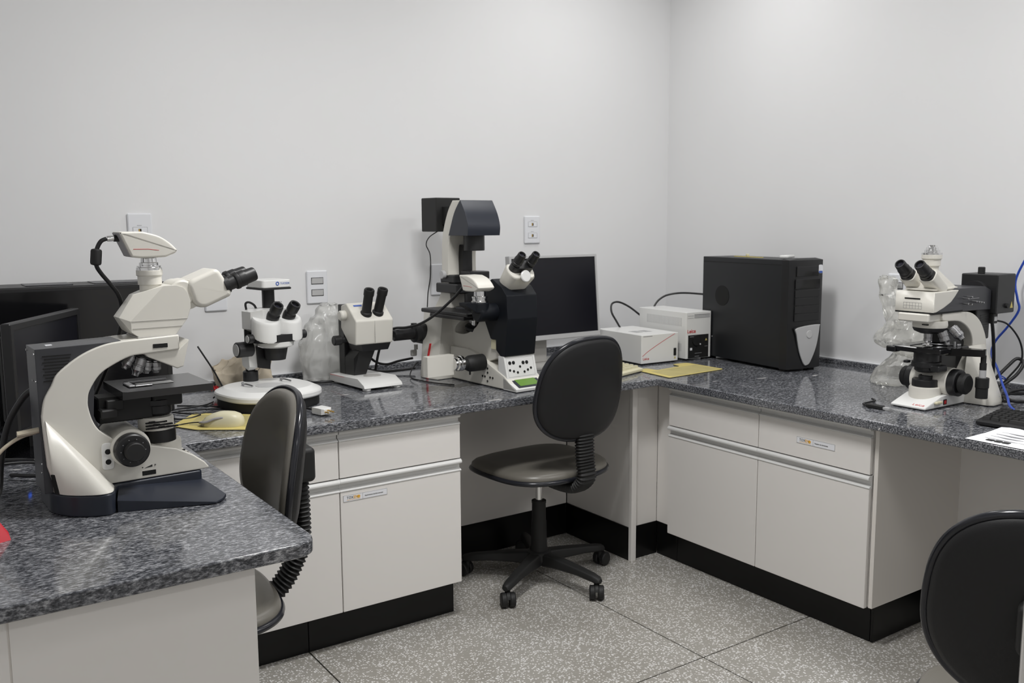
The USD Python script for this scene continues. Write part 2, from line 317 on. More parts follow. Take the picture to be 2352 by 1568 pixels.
# ---------------------------------------------------------------- cabinets
def profile(x0, x1, zt, zb, lip=.007):
    h = zt-zb; s = [(-.018, zt), (.002, zt), (lip, zt-.12*h), (lip+.001, zt-.2*h), (lip, zt-.29*h), (.002, zt-.38*h), (-.010, zt-.43*h), (-.0115, zt-.74*h), (.001, zt-.86*h), (.0025, zt-.93*h), (.001, zb), (-.018, zb)]
    return ext([(-d, z) for d, z in s], x0, x1, ax='x')
def cabinet(label, loc, rz, W, depth, side_r):
    """front faces -y at y=0; x runs to the right"""
    c = thing('base_cabinet', label, 'cabinet', loc, rz)
    z0, z1 = HB+.0005, H-T
    obj('carcass', diff(box(0, W, .018, depth, z0, z1), box(.03, W-.03, .0, .05, z0+.05, z1-.03)), 'lam', c)
    obj('reveal', box(.004, W-.004, .0165, .0185, z0+.002, z1-.002), 'joint', c)
    half = W/2
    for k in range(2):
        a, b = k*half+.0015, (k+1)*half-.0015
        d = obj('door', box(a, b, 0, .017, z0-.003, .529, .0012), 'lam', c)
        obj('handle', profile(a-.001+(.0005 if k else 0), b+.002, .571, .529), 'alu', d)
        w = obj('drawer', box(a, b, 0, .017, .5745, .691, .0012), 'lam', c)
        obj('handle', profile(a, b, .7305, .691, .004), 'alu', w)
    if side_r: obj('side_panel', box(W+.005, W+.019, .012, depth, z0, z1, .0008), 'lamedge', c)
    return c
def sticker(c, x, z, w, h, words):
    s = obj('label_strip', box(x, x+w, -.0012, -.0003, z, z+h), 'paper', c, 'printed label strip')
    b = .0008; y = -.0014
    obj('print_border', cat(*[box(*q[:2], y, -.0010, *q[2:]) for q in ((x, x+w, z, z+b), (x, x+w, z+h-b, z+h), (x, x+b, z, z+h), (x+w-b, x+w, z, z+h), (x+w*.435, x+w*.435+b, z, z+h))]), 'inkg', s)
    o = (0, -.0017)
    obj('lettering', txt('TOX', h*.40, (x+w*.07, -.0014, z+h*.38), (1, 0, 0), (0, 0, 1), .0004), 'ink', s)
    obj('lettering', cat(txt('EN', h*.40, (x+w*.225, -.0014, z+h*.38), (1, 0, 0), (0, 0, 1), .0004, True), cyl((x+w*.345, -.0018, z+h*.55), (x+w*.345, -.001, z+h*.55), h*.24), box(x+w*.08, x+w*.38, -.0016, -.001, z+h*.20, z+h*.235)), 'orange', s)
    obj('lettering', txt(words, h*.17, (x+w*.48, -.0014, z+h*.40), (1, 0, 0), (0, 0, 1), .0004), 'ink', s)
cl = cabinet('cream two door base cabinet under the back worktop left of the middle chair', (-2.655, -.8457, 0), 0, .888, .80, False)
sticker(cl, -2.200+2.655, .4965, .153, .0205, 'Suprimentos de Microscopia')
cr = cabinet('cream two door base cabinet under the right hand worktop', (-.8398, -.893, 0), -90, .892, .80, True)
sticker(cr, 1.504-.893, .625, .150, .021, 'Registro de Atividades')
# tall cupboard whose edge closes the frame at the lower right
tc = thing('tall_cupboard', 'cream edge of a tall cupboard cut off by the lower right border', 'cupboard', (0, 0, 0), 0)
# ---------------------------------------------------------------- wall plates
def plate(label, x, z, w=.083, h=.128, mods=(), right=False, loc=None):
    p = thing('wall_plate', label, 'wall plate', loc or (x, 0, z), -90 if right else 0)
    obj('cover', box(-w/2, w/2, -.009, 0, -h/2, h/2, .004), 'plate', p)
    for kind, zz in mods:
        if kind == 'jack':
            obj('module', box(-.024, .024, -.0102, -.004, zz-.011, zz+.011, .001), 'plate', p)
            obj('module_gap', cat(box(-.025, .025, -.0094, -.008, zz+.0112, zz+.0122), box(-.025, .025, -.0094, -.008, zz-.0122, zz-.0112), box(-.0252, -.0244, -.0094, -.008, zz-.012, zz+.012), box(.0244, .0252, -.0094, -.008, zz-.012, zz+.012)), 'inkg', p)
            obj('jack_socket', box(-.006, .004, -.0106, -.008, zz-.0065, zz+.006), 'hole', p); obj('contacts', box(-.006, -.001, -.0108, -.0104, zz-.005, zz+.005), 'gold', p)
            obj('marking', box(-.010, .006, -.0094, -.0088, zz+.017, zz+.0185), 'inkg', p)
        else:
            obj('rocker', cat(ext([(-.0095, zz-.0115), (-.0120, zz+.0115), (-.004, zz+.0115), (-.004, zz-.0115)], -.0235, .0235, ax='x')), 'plateg', p)
            obj('rocker_gap', box(-.0255, .0255, -.0096, -.0085, zz-.0135, zz+.0135), 'hole', p)
    return p
plate('white data outlet plate high on the back wall above the camera of the large microscope', -2.574, 1.343, mods=[('jack', .003)])
plate('white wall plate half hidden behind the eyepieces of the large microscope', -2.318, 1.107)
plate('white two gang switch plate on the back wall between the two stereo microscopes', -1.916, 1.116, .088, .132, [('rock', .025), ('rock', -.022)])
plate('white wall plate partly hidden behind the column of the inverted microscope', -1.352, 1.124, .088, .135)
plate('white double data outlet plate on the back wall above the flat monitor', -.858, 1.333, .088, .126, [('jack', .025), ('jack', -.026)])
plate('white socket plate on the right wall behind the far right microscope', 0, 0, .088, .13, [('rock', .018)], True, (0, -1.315, 1.09))
# ---------------------------------------------------------------- swivel chairs
def sup(n, a, b, e):
    t = np.arange(n)*2*math.pi/n; c, s = np.cos(t), np.sin(t)
    return np.c_[a*np.sign(c)*abs(c)**(2/e), b*np.sign(s)*abs(s)**(2/e)]
def bellows(path2, w, t, pitch=.0115, amp=.006):
    """corrugated sleeve along a path in the xz plane; w across y"""
    p = crom([(x, 0, z) for x, z in path2], 30); L = np.r_[0, np.cumsum(np.linalg.norm(np.diff(p, axis=0), axis=1))]
    n = int(L[-1]/pitch*2); s = np.linspace(0, L[-1], n); q = np.c_[np.interp(s, L, p[:, 0]), np.zeros(n), np.interp(s, L, p[:, 2])]
    tg = np.gradient(q, axis=0); tg /= np.linalg.norm(tg, axis=1, keepdims=True); nr = np.c_[tg[:, 2], np.zeros(n), -tg[:, 0]]
    rings = []
    for i in range(n):
        e = sup(24, 1, 1, 3); k = amp if i % 2 else 0
        rings.append(q[i]+e[:, :1]*(w/2-k)*np.array([[0, 1, 0]])+e[:, 1:]*(t/2-k)*nr[i])
    return loft(rings)
def chair(label, loc, rz, zs, base_rot, arm_top, bw=.40, bh=.368, lean=8, bx=-.275, bz=.30):
    c = thing('swivel_chair', label, 'chair', loc, rz, 'grey vinyl swivel chairs')
    # seat
    def ring(s, z, e=3.0): p = sup(72, .225*s, .235*s, e); return np.c_[p, np.full(72, 0.)+z-.020*np.clip((p[:, 0]-.10)/.12, 0, 1)**2]
    obj('seat_pad', loft([ring(.985, zs-.034), ring(1, zs-.024), ring(.985, zs-.012), ring(.93, zs-.003), ring(.8, zs+.003), ring(.5, zs+.004), ring(.1, zs+.002)]), 'vinyl', c, smooth=60)
    obj('seat_shell', loft([ring(.99, zs-.036), ring(.97, zs-.046), ring(.8, zs-.056), ring(.3, zs-.06)]), 'blacks', c, smooth=60)
    obj('seat_trim', tube(ring(1.0, zs-.035)[::2], .009, 8, 2, True), 'trim', c, smooth=60)
    obj('mechanism', cat(box(-.13, .06, -.05, .05, zs-.085, zs-.055, .008), cyl((.02, 0, zs-.07), (.02, -.16, zs-.075), .006), cyl((.02, -.16, zs-.075), (.02, -.19, zs-.075), .011, c=.002)), 'blackr', c)
    # backrest
    th = math.radians(lean); ca, sa = math.cos(th), math.sin(th)
    def bring(s, o):
        p = sup(96, bw/2*s, bh/2*s, 2.6); p[:, 0] *= 1-.10*(p[:, 1]/(bh/2)); x = o+.045*(p[:, 0]/.2)**2-.018*(p[:, 1]/.2)**2*0
        X = np.c_[x*ca-p[:, 1]*sa, p[:, 0], p[:, 1]*ca+x*sa]; return X+np.array([bx, 0, zs+bz])
    obj('backrest_pad', loft([bring(.985, .002), bring(.99, .012), bring(.955, .023), bring(.85, .031), bring(.6, .036), bring(.2, .038)]), 'vinyl', c, smooth=60)
    obj('backrest_shell', loft([bring(.99, 0), bring(.975, -.009), bring(.92, -.016), bring(.75, -.022), bring(.4, -.026), bring(.1, -.026)]), 'blacks', c, smooth=60)
    obj('backrest_trim', tube(bring(1.0, .002)[::2], .0085, 8, 2, True), 'trim', c, smooth=60)
    zb = zs+bz-bh/2
    if arm_top:
        m = bring(.02, -.04).mean(0); obj('arm_bracket', cat(rbox(m[0]-.022, m[0]+.03, -.055, .055, m[2]-.045, m[2]+.045, .014)), 'blackr', c, smooth=60)
        zt = zs+bz-.03; xt = bx-.045
    else: zt = zb+.02; xt = bx+.022
    if arm_top: xt = bx-.030
    obj('bellows', bellows(([(-.13, zs-.070), (-.19, zs-.062), (-.245, zs-.028), (-.285, zs+.03), (xt-.002, zs+.10), (xt, zt)] if arm_top else [(-.10, zs-.075), (-.165, zs-.076), (-.225, zs-.065), (xt-.012, zs-.022), (xt-.004, zs+.04), (xt, zt)]), .082, .042), 'blackr', c, smooth=25)
    # column
    obj('gas_spring', cyl((0, 0, .29), (0, 0, zs-.08), .0135, n=24), 'chrome', c)
    obj('column_cover', lathe([(.036, .075), (.036, .12), (.031, .13), (.029, .23), (.0275, .235), (.0265, .300), (.028, .303), (.028, .312), (.02, .312)], 28), 'blackr', c, smooth=40)
    # star base
    obj('hub', lathe([(.03, .060), (.046, .066), (.05, .085), (.046, .112), (.036, .118)], 28), 'blackr', c)
    for k in range(5):
        a = math.radians(base_rot-rz+72*k); rings = []
        for r, w, z0, z1 in ((.03, .058, .062, .112), (.10, .052, .068, .108), (.20, .044, .068, .098), (.265, .040, .062, .090), (.292, .034, .058, .084), (.300, .022, .060, .078)):
            b = .007; rings.append(np.array([(r, -w/2+b, z0), (r, w/2-b, z0), (r, w/2, z0+b), (r, w/2*.85, z1-b), (r, w/2*.85-b, z1), (r, -w/2*.85+b, z1), (r, -w/2*.85, z1-b), (r, -w/2, z0+b)]))
        arm = obj('base_arm', xf(loft(rings), rz=math.degrees(a)), 'blackr', c, smooth=40)
        ca2 = math.degrees(a)+[35, -50, 20, 80, -25][k]; o = (.282*math.cos(a), .282*math.sin(a), 0)
        w1 = xf(lathe([(.014, -.011), (.0235, -.011), (.027, -.007), (.027, .007), (.0235, .011), (.014, .011)], 24), rx=90)
        cs = obj('caster', cat(xf(w1, (.012, .0155, .027)), xf(w1, (.012, -.0155, .027))), 'blackr', c)
        for q in ('hood',): obj(q, cat(xf(hull(*[np.array([(.012+.024*math.cos(t), s*.006, .027+.029*math.sin(t)) for t in np.linspace(.3, 2.9, 10)]) for s in (-1, 1)]), (0, 0, 0)), cyl((0, 0, .04), (0, 0, .064), .010)), 'blackr', cs)
        UsdGeom.Xformable(cs).AddTranslateOp().Set(Gf.Vec3d(*o)); UsdGeom.Xformable(cs).AddRotateZOp().Set(ca2)
    return c
chair('grey vinyl swivel chair with its black shell back to us in the middle knee space', (-1.335, -.705, 0), 94, .482, 210.08, False)
chair('grey vinyl swivel chair with smooth grey backrest tucked beneath the peninsula', (-2.80, -1.22, 0), 176, .465, 20, True)
chair('grey vinyl swivel chair cut off in the lower right corner', (-1.535, -2.65, 0), 25, .405, 70, True)
# ---------------------------------------------------------------- shared optics
def eyepiece(p, o, d, s=1.0, tubelen=.03, name='eyepiece', cuff=True):
    """black eyepiece, o at its root, d the looking-out direction"""
    pr = [(.0165, 0), (.0165, tubelen), (.0195, tubelen+.001), (.0205, tubelen+.004), (.0205, tubelen+.009), (.0185, tubelen+.010), (.0185, tubelen+.012), (.019, tubelen+.013), (.019, tubelen+.026), (.0175, tubelen+.028), (.0165, tubelen+.050), (.0150, tubelen+.053), (.0125, tubelen+.0525), (.010, tubelen+.044), (0, tubelen+.043)]
    e = obj(name, aim(lathe([(r*s, z*s) for r, z in pr], 30), o, d), 'black', p, smooth=40)
    d = np.asarray(d, float)/np.linalg.norm(d); q = np.asarray(o)+d*(tubelen+.0435)*s
    obj('lens', cyl(q, q+d*.0012*s, .0095*s), 'glass', e)
    return e
def objective(p, o, d, L=.042, r=.0125, m='steel', n='objective'):
    e = obj(n, aim(lathe([(r*.8, 0), (r*.8, .003), (r, .004), (r, L*.42), (r*.94, L*.44), (r*.94, L*.5), (r, L*.52), (r, L*.72), (r*.62, L*.86), (r*.55, L), (.002, L)], 24), o, d), m, p, smooth=30)
    return e
def camera_head(p, T, W=.062, tilt=0):
    """wedge shaped digital camera; T maps local (x,z,y centred) -> mesh"""
    pr = [(0, .058), (.05, .058), (.084, .048), (.108, .032), (.123, .016), (.119, .010), (.096, .001), (.041, 0), (.023, .003)]
    prs = np.vstack([pr[:2], crom([pr[1], pr[2], pr[3], pr[4]], 5)[1:], pr[5:]])
    b = obj('camera_head', T(exty(rpoly([tuple(q) for q in prs], .003, 3), -W/2, W/2, .0045, 3)), 'ivory', p, 'pale wedge shaped digital camera', smooth=50)
    obj('rear_panel', T(exty([(-.001, .0555), (.004, .0555), (.0255, .004), (.021, .004)], -W/2+.005, W/2-.005)), 'greyp', b)
    obj('stripe', T(exty([(.028, .0205), (.06, .0200), (.082, .0170), (.082, .0162), (.06, .0190), (.028, .0195)], -W/2-.0004, W/2+.0004)), 'red', b)
    return b
# ---------------------------------------------------------------- large compound microscope, foreground left
m1 = thing('compound_microscope', 'large ivory compound microscope with a wedge camera on top, nearest to us on the peninsula', 'microscope', (-3.06, -1.36, H), 2)
base_p = [(-.022, .145), (-.022, .02), (-.012, -.012), (.012, -.046), (.045, -.068), (.074, -.078), (.088, -.066), (.098, -.03), (.11, -.004), (.293, -.004), (.293, .124), (.02, .15)]
obj('base', ext(rpoly(base_p, .012, 4), .0, .046, .004, 3, 'z'), 'navy', m1)
foot = [((.092, -.064, 0), .026), ((.278, -.135, .002), .006), ((.298, -.120, .002), .007), ((.312, -.100, .002), .009), ((.300, -.03, 0), .020), ((.291, .005, 0), .026), ((.11, -.001, 0), .040)]
obj('hand_rest', hull([q[0] for q in foot], [(q[0][0], q[0][1], q[1]) for q in foot]), 'navy', m1)
arm_o = crom([(-.026, .105), (-.030, .198), (-.029, .219), (-.023, .247), (-.008, .274), (.004, .297), (.033, .321), (.066, .340), (.105, .353), (.147, .3575)], 4)
arm_i = crom([(.181, .3245), (.151, .322), (.114, .306), (.087, .288), (.066, .257), (.061, .237), (.061, .220), (.067, .193), (.077, .172), (.092, .157), (.112, .142)], 4)
stand_p = [(-.012, .047)]+[tuple(q) for q in arm_o]+[(.257, .361), (.257, .329)]+[tuple(q) for q in arm_i]+[(.18, .121), (.239, .104), (.275, .084), (.300, .064), (.309, .052), (.309, .047)]
obj('stand', exty(stand_p, 0, .12, .003, 3), 'ivory', m1)
gr = crom([(-.024, .203), (-.018, .175), (-.002, .135), (.013, .105), (.047, .061), (.088, .053)], 5)
bt = crom([(-.016, .0), (-.010, -.014), (.004, -.036), (.03, -.058), (.06, -.073), (.084, -.066), (.098, -.02)], 4)
fr_ = hull([(x, -.0015, z) for x, z in gr], [(x, .02, z) for x, z in gr], [(x, y, .047) for x, y in bt], [(-.016, .06, .047), (.1, .06, .047)])
fl_ = obj('flared_foot', fr_, 'ivory', m1, smooth=45)
obj('red_stripe', tube([(x, -.0036-.004*i, z) for i, (x, z) in enumerate([(.010, .108), (.022, .087), (.043, .062), (.060, .044)])], .0016, 6, 4), 'red', fl_)
obj('dark_inlay', hull([(-.0165, -.004, .046), (-.0095, -.0165, .046), (-.0165, -.004, .052)], [(-.0215, -.002, .088), (-.0145, -.009, .088), (-.012, -.006, .088)]), 'hole', fl_)
obj('rear_housing', exty([(-.033, .046), (-.033, .352), (.147, .357), (.15, .335), (.10, .312), (.078, .28), (.072, .20), (.085, .16), (.085, .046)], .008, .112, .0015), 'char', m1)
obj('vent_slats', [box(.0-.02+.004*(k % 2), .035-.002*k, .0066, .0085, .335-.0065*k, .3375-.0065*k) for k in range(9)], 'hole', m1)
obj('screw', [cyl((-.0348, y, z), (-.032, y, z), .0026, n=10) for y, z in ((.014, .342), (.104, .342), (.014, .285), (.05, .283), (.014, .11), (.02, .09), (.104, .1))], 'chrome', m1)
obj('top_sticker', box(-.005, .008, .05, .064, .3528, .3542), 'paper', m1)
obj('nose_housing', exty([(.178, .328), (.258, .330), (.281, .348), (.266, .289), (.252, .285), (.19, .316)], .006, .114, .003), 'ivory', m1)
obj('badge', box(.200, .231, -.0012, .001, .336, .345), 'hole', m1)
hd = [(.161, .372), (.176, .3605), (.255, .3605), (.269, .378), (.283, .396), (.291, .42), (.291, .435), (.286, .455), (.277, .466), (.261, .472), (.235, .471), (.16, .396)]
h1 = obj('prism_head', hull([(x, .016, z) for x, z in hd], [(x, .104, z) for x, z in hd], [(.141, .036, .404), (.141, .084, .404), (.152, .04, .384), (.152, .08, .384), (.175, .045, .452), (.175, .075, .452)]), 'ivory', m1, smooth=25)
obj('seam', [box(.162, .283, .0150, .017, .3955, .3964), box(.164, .271, .0150, .017, .3795, .3803), box(.172, .258, .010, .11, .3585, .3612)], 'putty', h1)
tx, ty = .217, .06
obj('photo_tube', xf(lathe([(.0225, .42), (.0225, .472), (.0255, .473), (.0255, .492), (.028, .494), (.028, .505), (.026, .506)], 40), (tx, ty, 0)), 'ivory', m1)
obj('camera_adapter', xf(lathe([(.0275, .505), (.0275, .511), (.026, .512), (.026, .515), (.0205, .516), (.0205, .522), (.0175, .523), (.0165, .533), (.02, .533)], 40), (tx, ty, 0)), 'chrome', m1, 'bright chrome camera adapter')
camera_head(m1, lambda m: xf(m, (.150, .06, .533)))
obj('camera_plug', [cyl((.172, .06, .5765), (.146, .06, .577), .0075, n=16)], 'black', m1)
obj('plug_sleeve', cyl((.146, .06, .577), (.132, .06, .576), .0062, n=16), 'chrome', m1)
bn = [(.284, .478), (.356, .507), (.371, .485), (.387, .455), (.386, .441), (.327, .417), (.311, .418), (.298, .430)]
b1 = obj('binocular_tube', exty(rpoly(bn, .018, 6), .014, .106, .010, 4), 'ivory', m1, smooth=50)
obj('pivot', [cyl((.276, .02, .452), (.276, .1, .452), .030, n=36, c=.004), cyl((.288, .025, .449), (.288, .095, .449), .034, n=36)], 'ivory', b1)
ed = np.array([.949, 0, .316]); er = np.array([.372, 0, .4645])
obj('eyepiece_mount', [hull(*[er+np.array([0, y, 0])+ed*q+np.outer(np.cos(np.arange(16)*math.pi/8), np.cross(ed, (0, 1, 0)))*.021+np.outer(np.sin(np.arange(16)*math.pi/8), (0, 1, 0))*.021 for y in (.032, .088) for q in (0, .012)])], 'black', m1)
for y in (.030, .090): eyepiece(m1, er+np.array([0, y, 0]), ed, 1.0, .028)
ax, ay = .205, .06
obj('nosepiece', [aim(lathe([(.02, 0), (.033, .004), (.036, .010), (.036, .016), (.02, .018)], 32), (.198, ay, .325), (-.35, 0, -1))], 'black', m1)
for o, d, L, r in (((.166, .045, .318), (-.55, -.15, -.72), .034, .011), ((.186, .04, .313), (-.42, -.05, -.9), .044, .0125), ((.200, .055, .303), (-.15, 0, -1), .030, .0115), ((.219, .06, .300), (0, 0, -1), .028, .0115), ((.21, .085, .31), (.2, .5, -.8), .03, .011)): objective(m1, o, d, L, r)
st1 = obj('stage', hull([(.125, y, z) for y in (-.025, .15) for z in (.232, .250)], [(.318, y, z) for y in (-.032, .15) for z in (.234, .250)], [(.135, -.033, .250), (.135, -.033, .234)]), 'satin', m1)
obj('stage_opening', [cyl((.215, .055, .2495), (.215, .055, .2506), .016, n=32)], 'hole', st1)
obj('slide_holder', [box(.150, .245, .072, .080, .2505, .2545, .001), box(.150, .163, .020, .08, .2505, .2545, .001), box(.163, .20, .020, .030, .2505, .2535, .001)], 'steel', st1, 'bright metal slide holder')
obj('glass_slide', box(.172, .25, .033, .062, .2505, .2516), 'white', st1)
obj('stage_carrier', [box(.085, .20, .03, .09, .175, .232, .003), box(.10, .135, .012, .03, .205, .228, .002), box(.20, .265, .025, .095, .200, .234, .003), box(.085, .12, .0, .12, .19, .21, .003)], 'blackr', m1)
obj('condenser', xf(lathe([(.026, .178), (.030, .183), (.030, .200), (.034, .202), (.034, .214), (.027, .216), (.024, .232)], 36), (.217, ay-.005, 0)), 'black', m1)
obj('field_lens_ring', [xf(lathe([(.034, .118), (.034, .146), (.031, .148)], 40), (.218, ay-.01, 0))], 'black', m1)
s1 = obj('filter_ring', xf(lathe([(.0385, .147), (.0385, .172), (.036, .176), (.02, .176)], 40), (.210, ay-.01, 0)), 'ivory', m1)
for k in range(3): obj('filter_slot', [box(.178, .248-.012*k, ay-.0512+abs(k-1)*.001, ay-.045, .153+.0065*k, .1560+.0065*k), box(.205-.01*k, .218-.01*k, ay-.0515, ay-.046, .1545+.0065*k, .1575+.0065*k)], 'hole', s1)
obj('lamp_collar', xf(lathe([(.041, .06), (.0405, .110), (.039, .118), (.02, .119)], 44), (.225, ay, 0)), 'ivory', m1)
obj('knob_boss', [cyl((.139, -.012, .122), (.139, .132, .122), .042, n=48, c=.004)], 'ivory', m1, smooth=40)
for sgn, y0 in ((-1, -.012), (1, .132)):
    k = obj('focus_knob', [cyl((.137, y0, .122), (.137, y0+sgn*.026, .122), .036, n=56, c=.003)], 'black', m1, smooth=40)
    obj('fine_knob', [cyl((.137, y0+sgn*.026, .122), (.137, y0+sgn*.046, .122), .0205, n=40, c=.002)], 'blackr', k, smooth=40)
    if sgn < 0: obj('scale_dots', [cyl((.137+.0255*math.cos(a), y0-.0262, .122+.0255*math.sin(a)), (.137+.0255*math.cos(a), y0-.0266, .122+.0255*math.sin(a)), .0011, n=8) for a in np.arange(10)*.628], 'inkg', k)
w = obj('switch_panel', [exty(rpoly([(.080, .080), (.105, .080), (.105, .139), (.080, .139)], .009, 5), -.0035, .002, .0015)], 'white', m1)
for x, z in ((.0925, .120), (.0925, .0975)): obj('push_button', cyl((x, -.003, z), (x, -.0055, z), .0058, n=20, c=.0008), 'hole', w)
obj('dimmer_slot', [box(.162, .191, -.0006, .001, .054, .064)], 'hole', m1)
obj('dimmer_mark', [exty([(.167, .0705), (.184, .0765), (.184, .0715)], -.0005, .001), txt('*', .007, (.187, -.0005, .070), (1, 0, 0), (0, 0, 1)), cyl((.163, -.0005, .0725), (.163, .001, .0725), .0014, n=10)], 'ink', m1)
for k, (x, y) in enumerate(((.262, .03), (.268, .026), (.278, .018), (.270, .012), (.280, .010), (.284, .022))): obj('front_button', [xf(trimesh.creation.icosphere(subdivisions=2, radius=1), (0, 0, 0)).apply_scale([.0045, .0035, .0022]).apply_translation((x, y, .0915-(x-.262)*.95))], 'hole', m1)
t = obj('camera_cable', tube([(.131, .06, .576), (.120, .06, .571), (.112, .06, .558), (.107, .06, .540), (.108, .062, .518), (.118, .066, .500), (.135, .072, .478), (.153, .08, .452), (.163, .10, .42), (.16, .125, .36), (.13, .15, .27), (.06, .2, .10), (.02, .28, .022), (-.05, .36, .012)], .0046, 10), 'cable', m1, smooth=60)
obj('ferrite_bead', aim(lathe([(.005, -.018), (.010, -.0165), (.0115, -.013), (.0115, .013), (.010, .0165), (.005, .018)], 20), (.1078, .06, .537), (-.1, 0, -1)), 'blackr', t)
# ---------------------------------------------------------------- inverted microscope in the middle
m2 = thing('inverted_microscope', 'tall inverted microscope with dark blue hood and green display beside the middle chair', 'microscope', (-1.503, -.797, H), -87)
obj('base', exty(rpoly([(.002, .003), (.002, .010), (-.021, .020), (-.068, .050), (-.184, .093), (-.258, .120), (-.315, .129), (-.42, .129), (-.42, .003)], .004, 3), 0, .155, .003), 'ivory', m2)
obj('base_foot', box(-.40, -.01, .006, .15, 0, .004), 'blackr', m2)
obj('rear_column', hull([(x, y, .002) for x in (-.535, -.41) for y in (-.068, .165)], [(-.50, -.083, .002), (-.45, -.080, .002), (-.50, -.081, .06), (-.45, -.078, .06)], [(x, y, .262) for x in (-.575, -.44) for y in (-.02, .16)]), 'ivory', m2)
hole = crom([(-.412, .186), (-.398, .212), (-.346, .240), (-.25, .262), (-.226, .262), (-.25, .232), (-.27, .213), (-.308, .192), (-.352, .180), (-.39, .180)], 4, True)
up = exty([(-.56, .10), (-.575, .262), (-.222, .262), (-.188, .254), (-.16, .18), (-.128, .18), (-.127, .142), (-.10, .121), (-.20, .088), (-.40, .10)], .018, .150, .003)
bd = obj('body', diff(up, exty(hole, -.02, .085)), 'ivory', m2)
obj('nosepiece_well', exty(hole*.985+np.array([-.005, .003]), .07, .09), 'hole', m2)
np2 = obj('nosepiece', [aim(lathe([(.02, 0), (.048, .006), (.052, .018), (.045, .026), (.03, .030)], 36), (-.315, .06, .190), (.15, 0, 1))], 'black', m2)
objective(m2, (-.30, .035, .218), (.1, -.2, 1), .03, .014, 'chrome'); objective(m2, (-.335, .05, .216), (-.2, -.2, 1), .03, .012)
obj('prism_block', [box(-.165, -.128, .012, .06, .142, .178, .001)], 'mouse', m2)
nv = [(-.20, .25), (-.19, .33), (-.205, .37), (-.15, .403), (-.09, .375), (-.06, .345), (-.054, .26), (-.072, .122), (-.10, .121), (-.127, .142), (-.128, .18), (-.16, .18)]
obj('front_housing', exty(rpoly(nv, .004, 3), .006, .146, .003), 'navyd', m2)
# front control panel and display
pn = obj('control_panel', [hull([(-.078, y, .122) for y in (.004, .146)], [(-.056, y, .042) for y in (.004, .146)], [(-.11, y, .122) for y in (.004, .146)], [(-.11, y, .042) for y in (.004, .146)])], 'white', m2)
pd = np.array([.022, 0, -.08]); pd /= np.linalg.norm(pd); nn = np.array([.964, 0, .265])
def onp(u, v): return np.array([-.078, .010+u*.130, .122])+pd*(.083*v)
for u, v, a, b in [(.13, .30, .0065, .006), (.26, .30, .0065, .006), (.60, .34, .0065, .006), (.73, .34, .0065, .006), (.10, .62, .0045, .0045), (.23, .68, .0045, .0045), (.36, .75, .0045, .0045), (.47, .50, .0045, .0045), (.60, .75, .0045, .0045), (.73, .68, .0045, .0045), (.85, .61, .0045, .0045)]:
    c_ = onp(u, v); obj('panel_button', [aim(lathe([(a, 0), (a, .0015), (a*.8, .0022)], 20), c_, nn)], 'hole', pn)
obj('panel_border', [tube([onp(*q)+nn*.0003 for q in ((.03, .10), (.97, .10), (.97, .93), (.03, .93))], .0004, 5, 0, True)], 'inkg', pn)
dp = obj('display_block', [hull([(-.075, y, .046) for y in (.0, .148)], [(.004, y, .012) for y in (.0, .148)], [(.004, y, .003) for y in (.0, .148)], [(-.075, y, .003) for y in (.0, .148)])], 'white', m2)
du = np.array([.079, 0, -.034]); du /= np.linalg.norm(du); dn = np.array([.395, 0, .919])
def ond(u, v): return np.array([-.075, .004+u*.140, .046])+du*(.086*v)
obj('display_bezel', hull([ond(u, v)+dn*k for u in (.10, .92) for v in (.06, .90) for k in (0, .0025)]), 'navy', dp)
obj('display_screen', hull([ond(u, v)+dn*k for u in (.19, .83) for v in (.16, .80) for k in (.002, .0029)]), 'lcdgreen', dp, 'green lit liquid crystal display')
for x, z in ((-.171, .069), (-.171, .053), (-.203, .037), (-.188, .037), (-.155, .037), (-.139, .037), (-.172, .021)): obj('side_button', cyl((x, .001, z), (x, -.0015, z), .0042, n=18), 'hole', m2)
# side camera on its port
sc = obj('side_camera', [hull(*[np.array([(-.2+dx, y, z) for y in (-.245, -.131) for z in (.055, .130)]) for dx in (-.03, .0)], np.array([(-.2+.010, y, z) for y in (-.215, -.165) for z in (.057, .131)]))], 'ivory', m2, 'square pale camera on the side port', smooth=25)
obj('mark', txt('Leica', .010, (-.1985, -.142, .072), (0, 0, 1), (0, -1, 0), .0006), 'red', sc)
obj('camera_adapter', aim(lathe([(.022, 0), (.022, .01), (.027, .012), (.028, .020), (.026, .026), (.028, .028), (.028, .036), (.022, .038)], 32), (-.2, -.133, .095), (0, 1, 0)), 'chrome', m2)
obj('side_port', [aim(lathe([(.021, 0), (.021, .02), (.024, .022), (.030, .034), (.031, .05), (.031, .095)], 32), (-.2, -.098, .090), (0, 1, 0)), cyl((-.2, -.06, .062), (-.2, -.06, .048), .0035, n=10)], 'blackr', m2)
obj('red_stripe', [hull([(-.470, -.0842, .002), (-.456, -.0836, .002), (-.4675, -.0836, .056), (-.4605, -.0832, .056)], [(-.470, -.08, .002), (-.456, -.08, .002), (-.4675, -.078, .056), (-.4605, -.078, .056)]), hull([(-.468, -.0815, .07), (-.461, -.0805, .07), (-.4672, -.0665, .138), (-.466, -.0665, .138)], [(-.468, -.07, .07), (-.461, -.07, .07), (-.467, -.055, .138)])], 'red', m2)
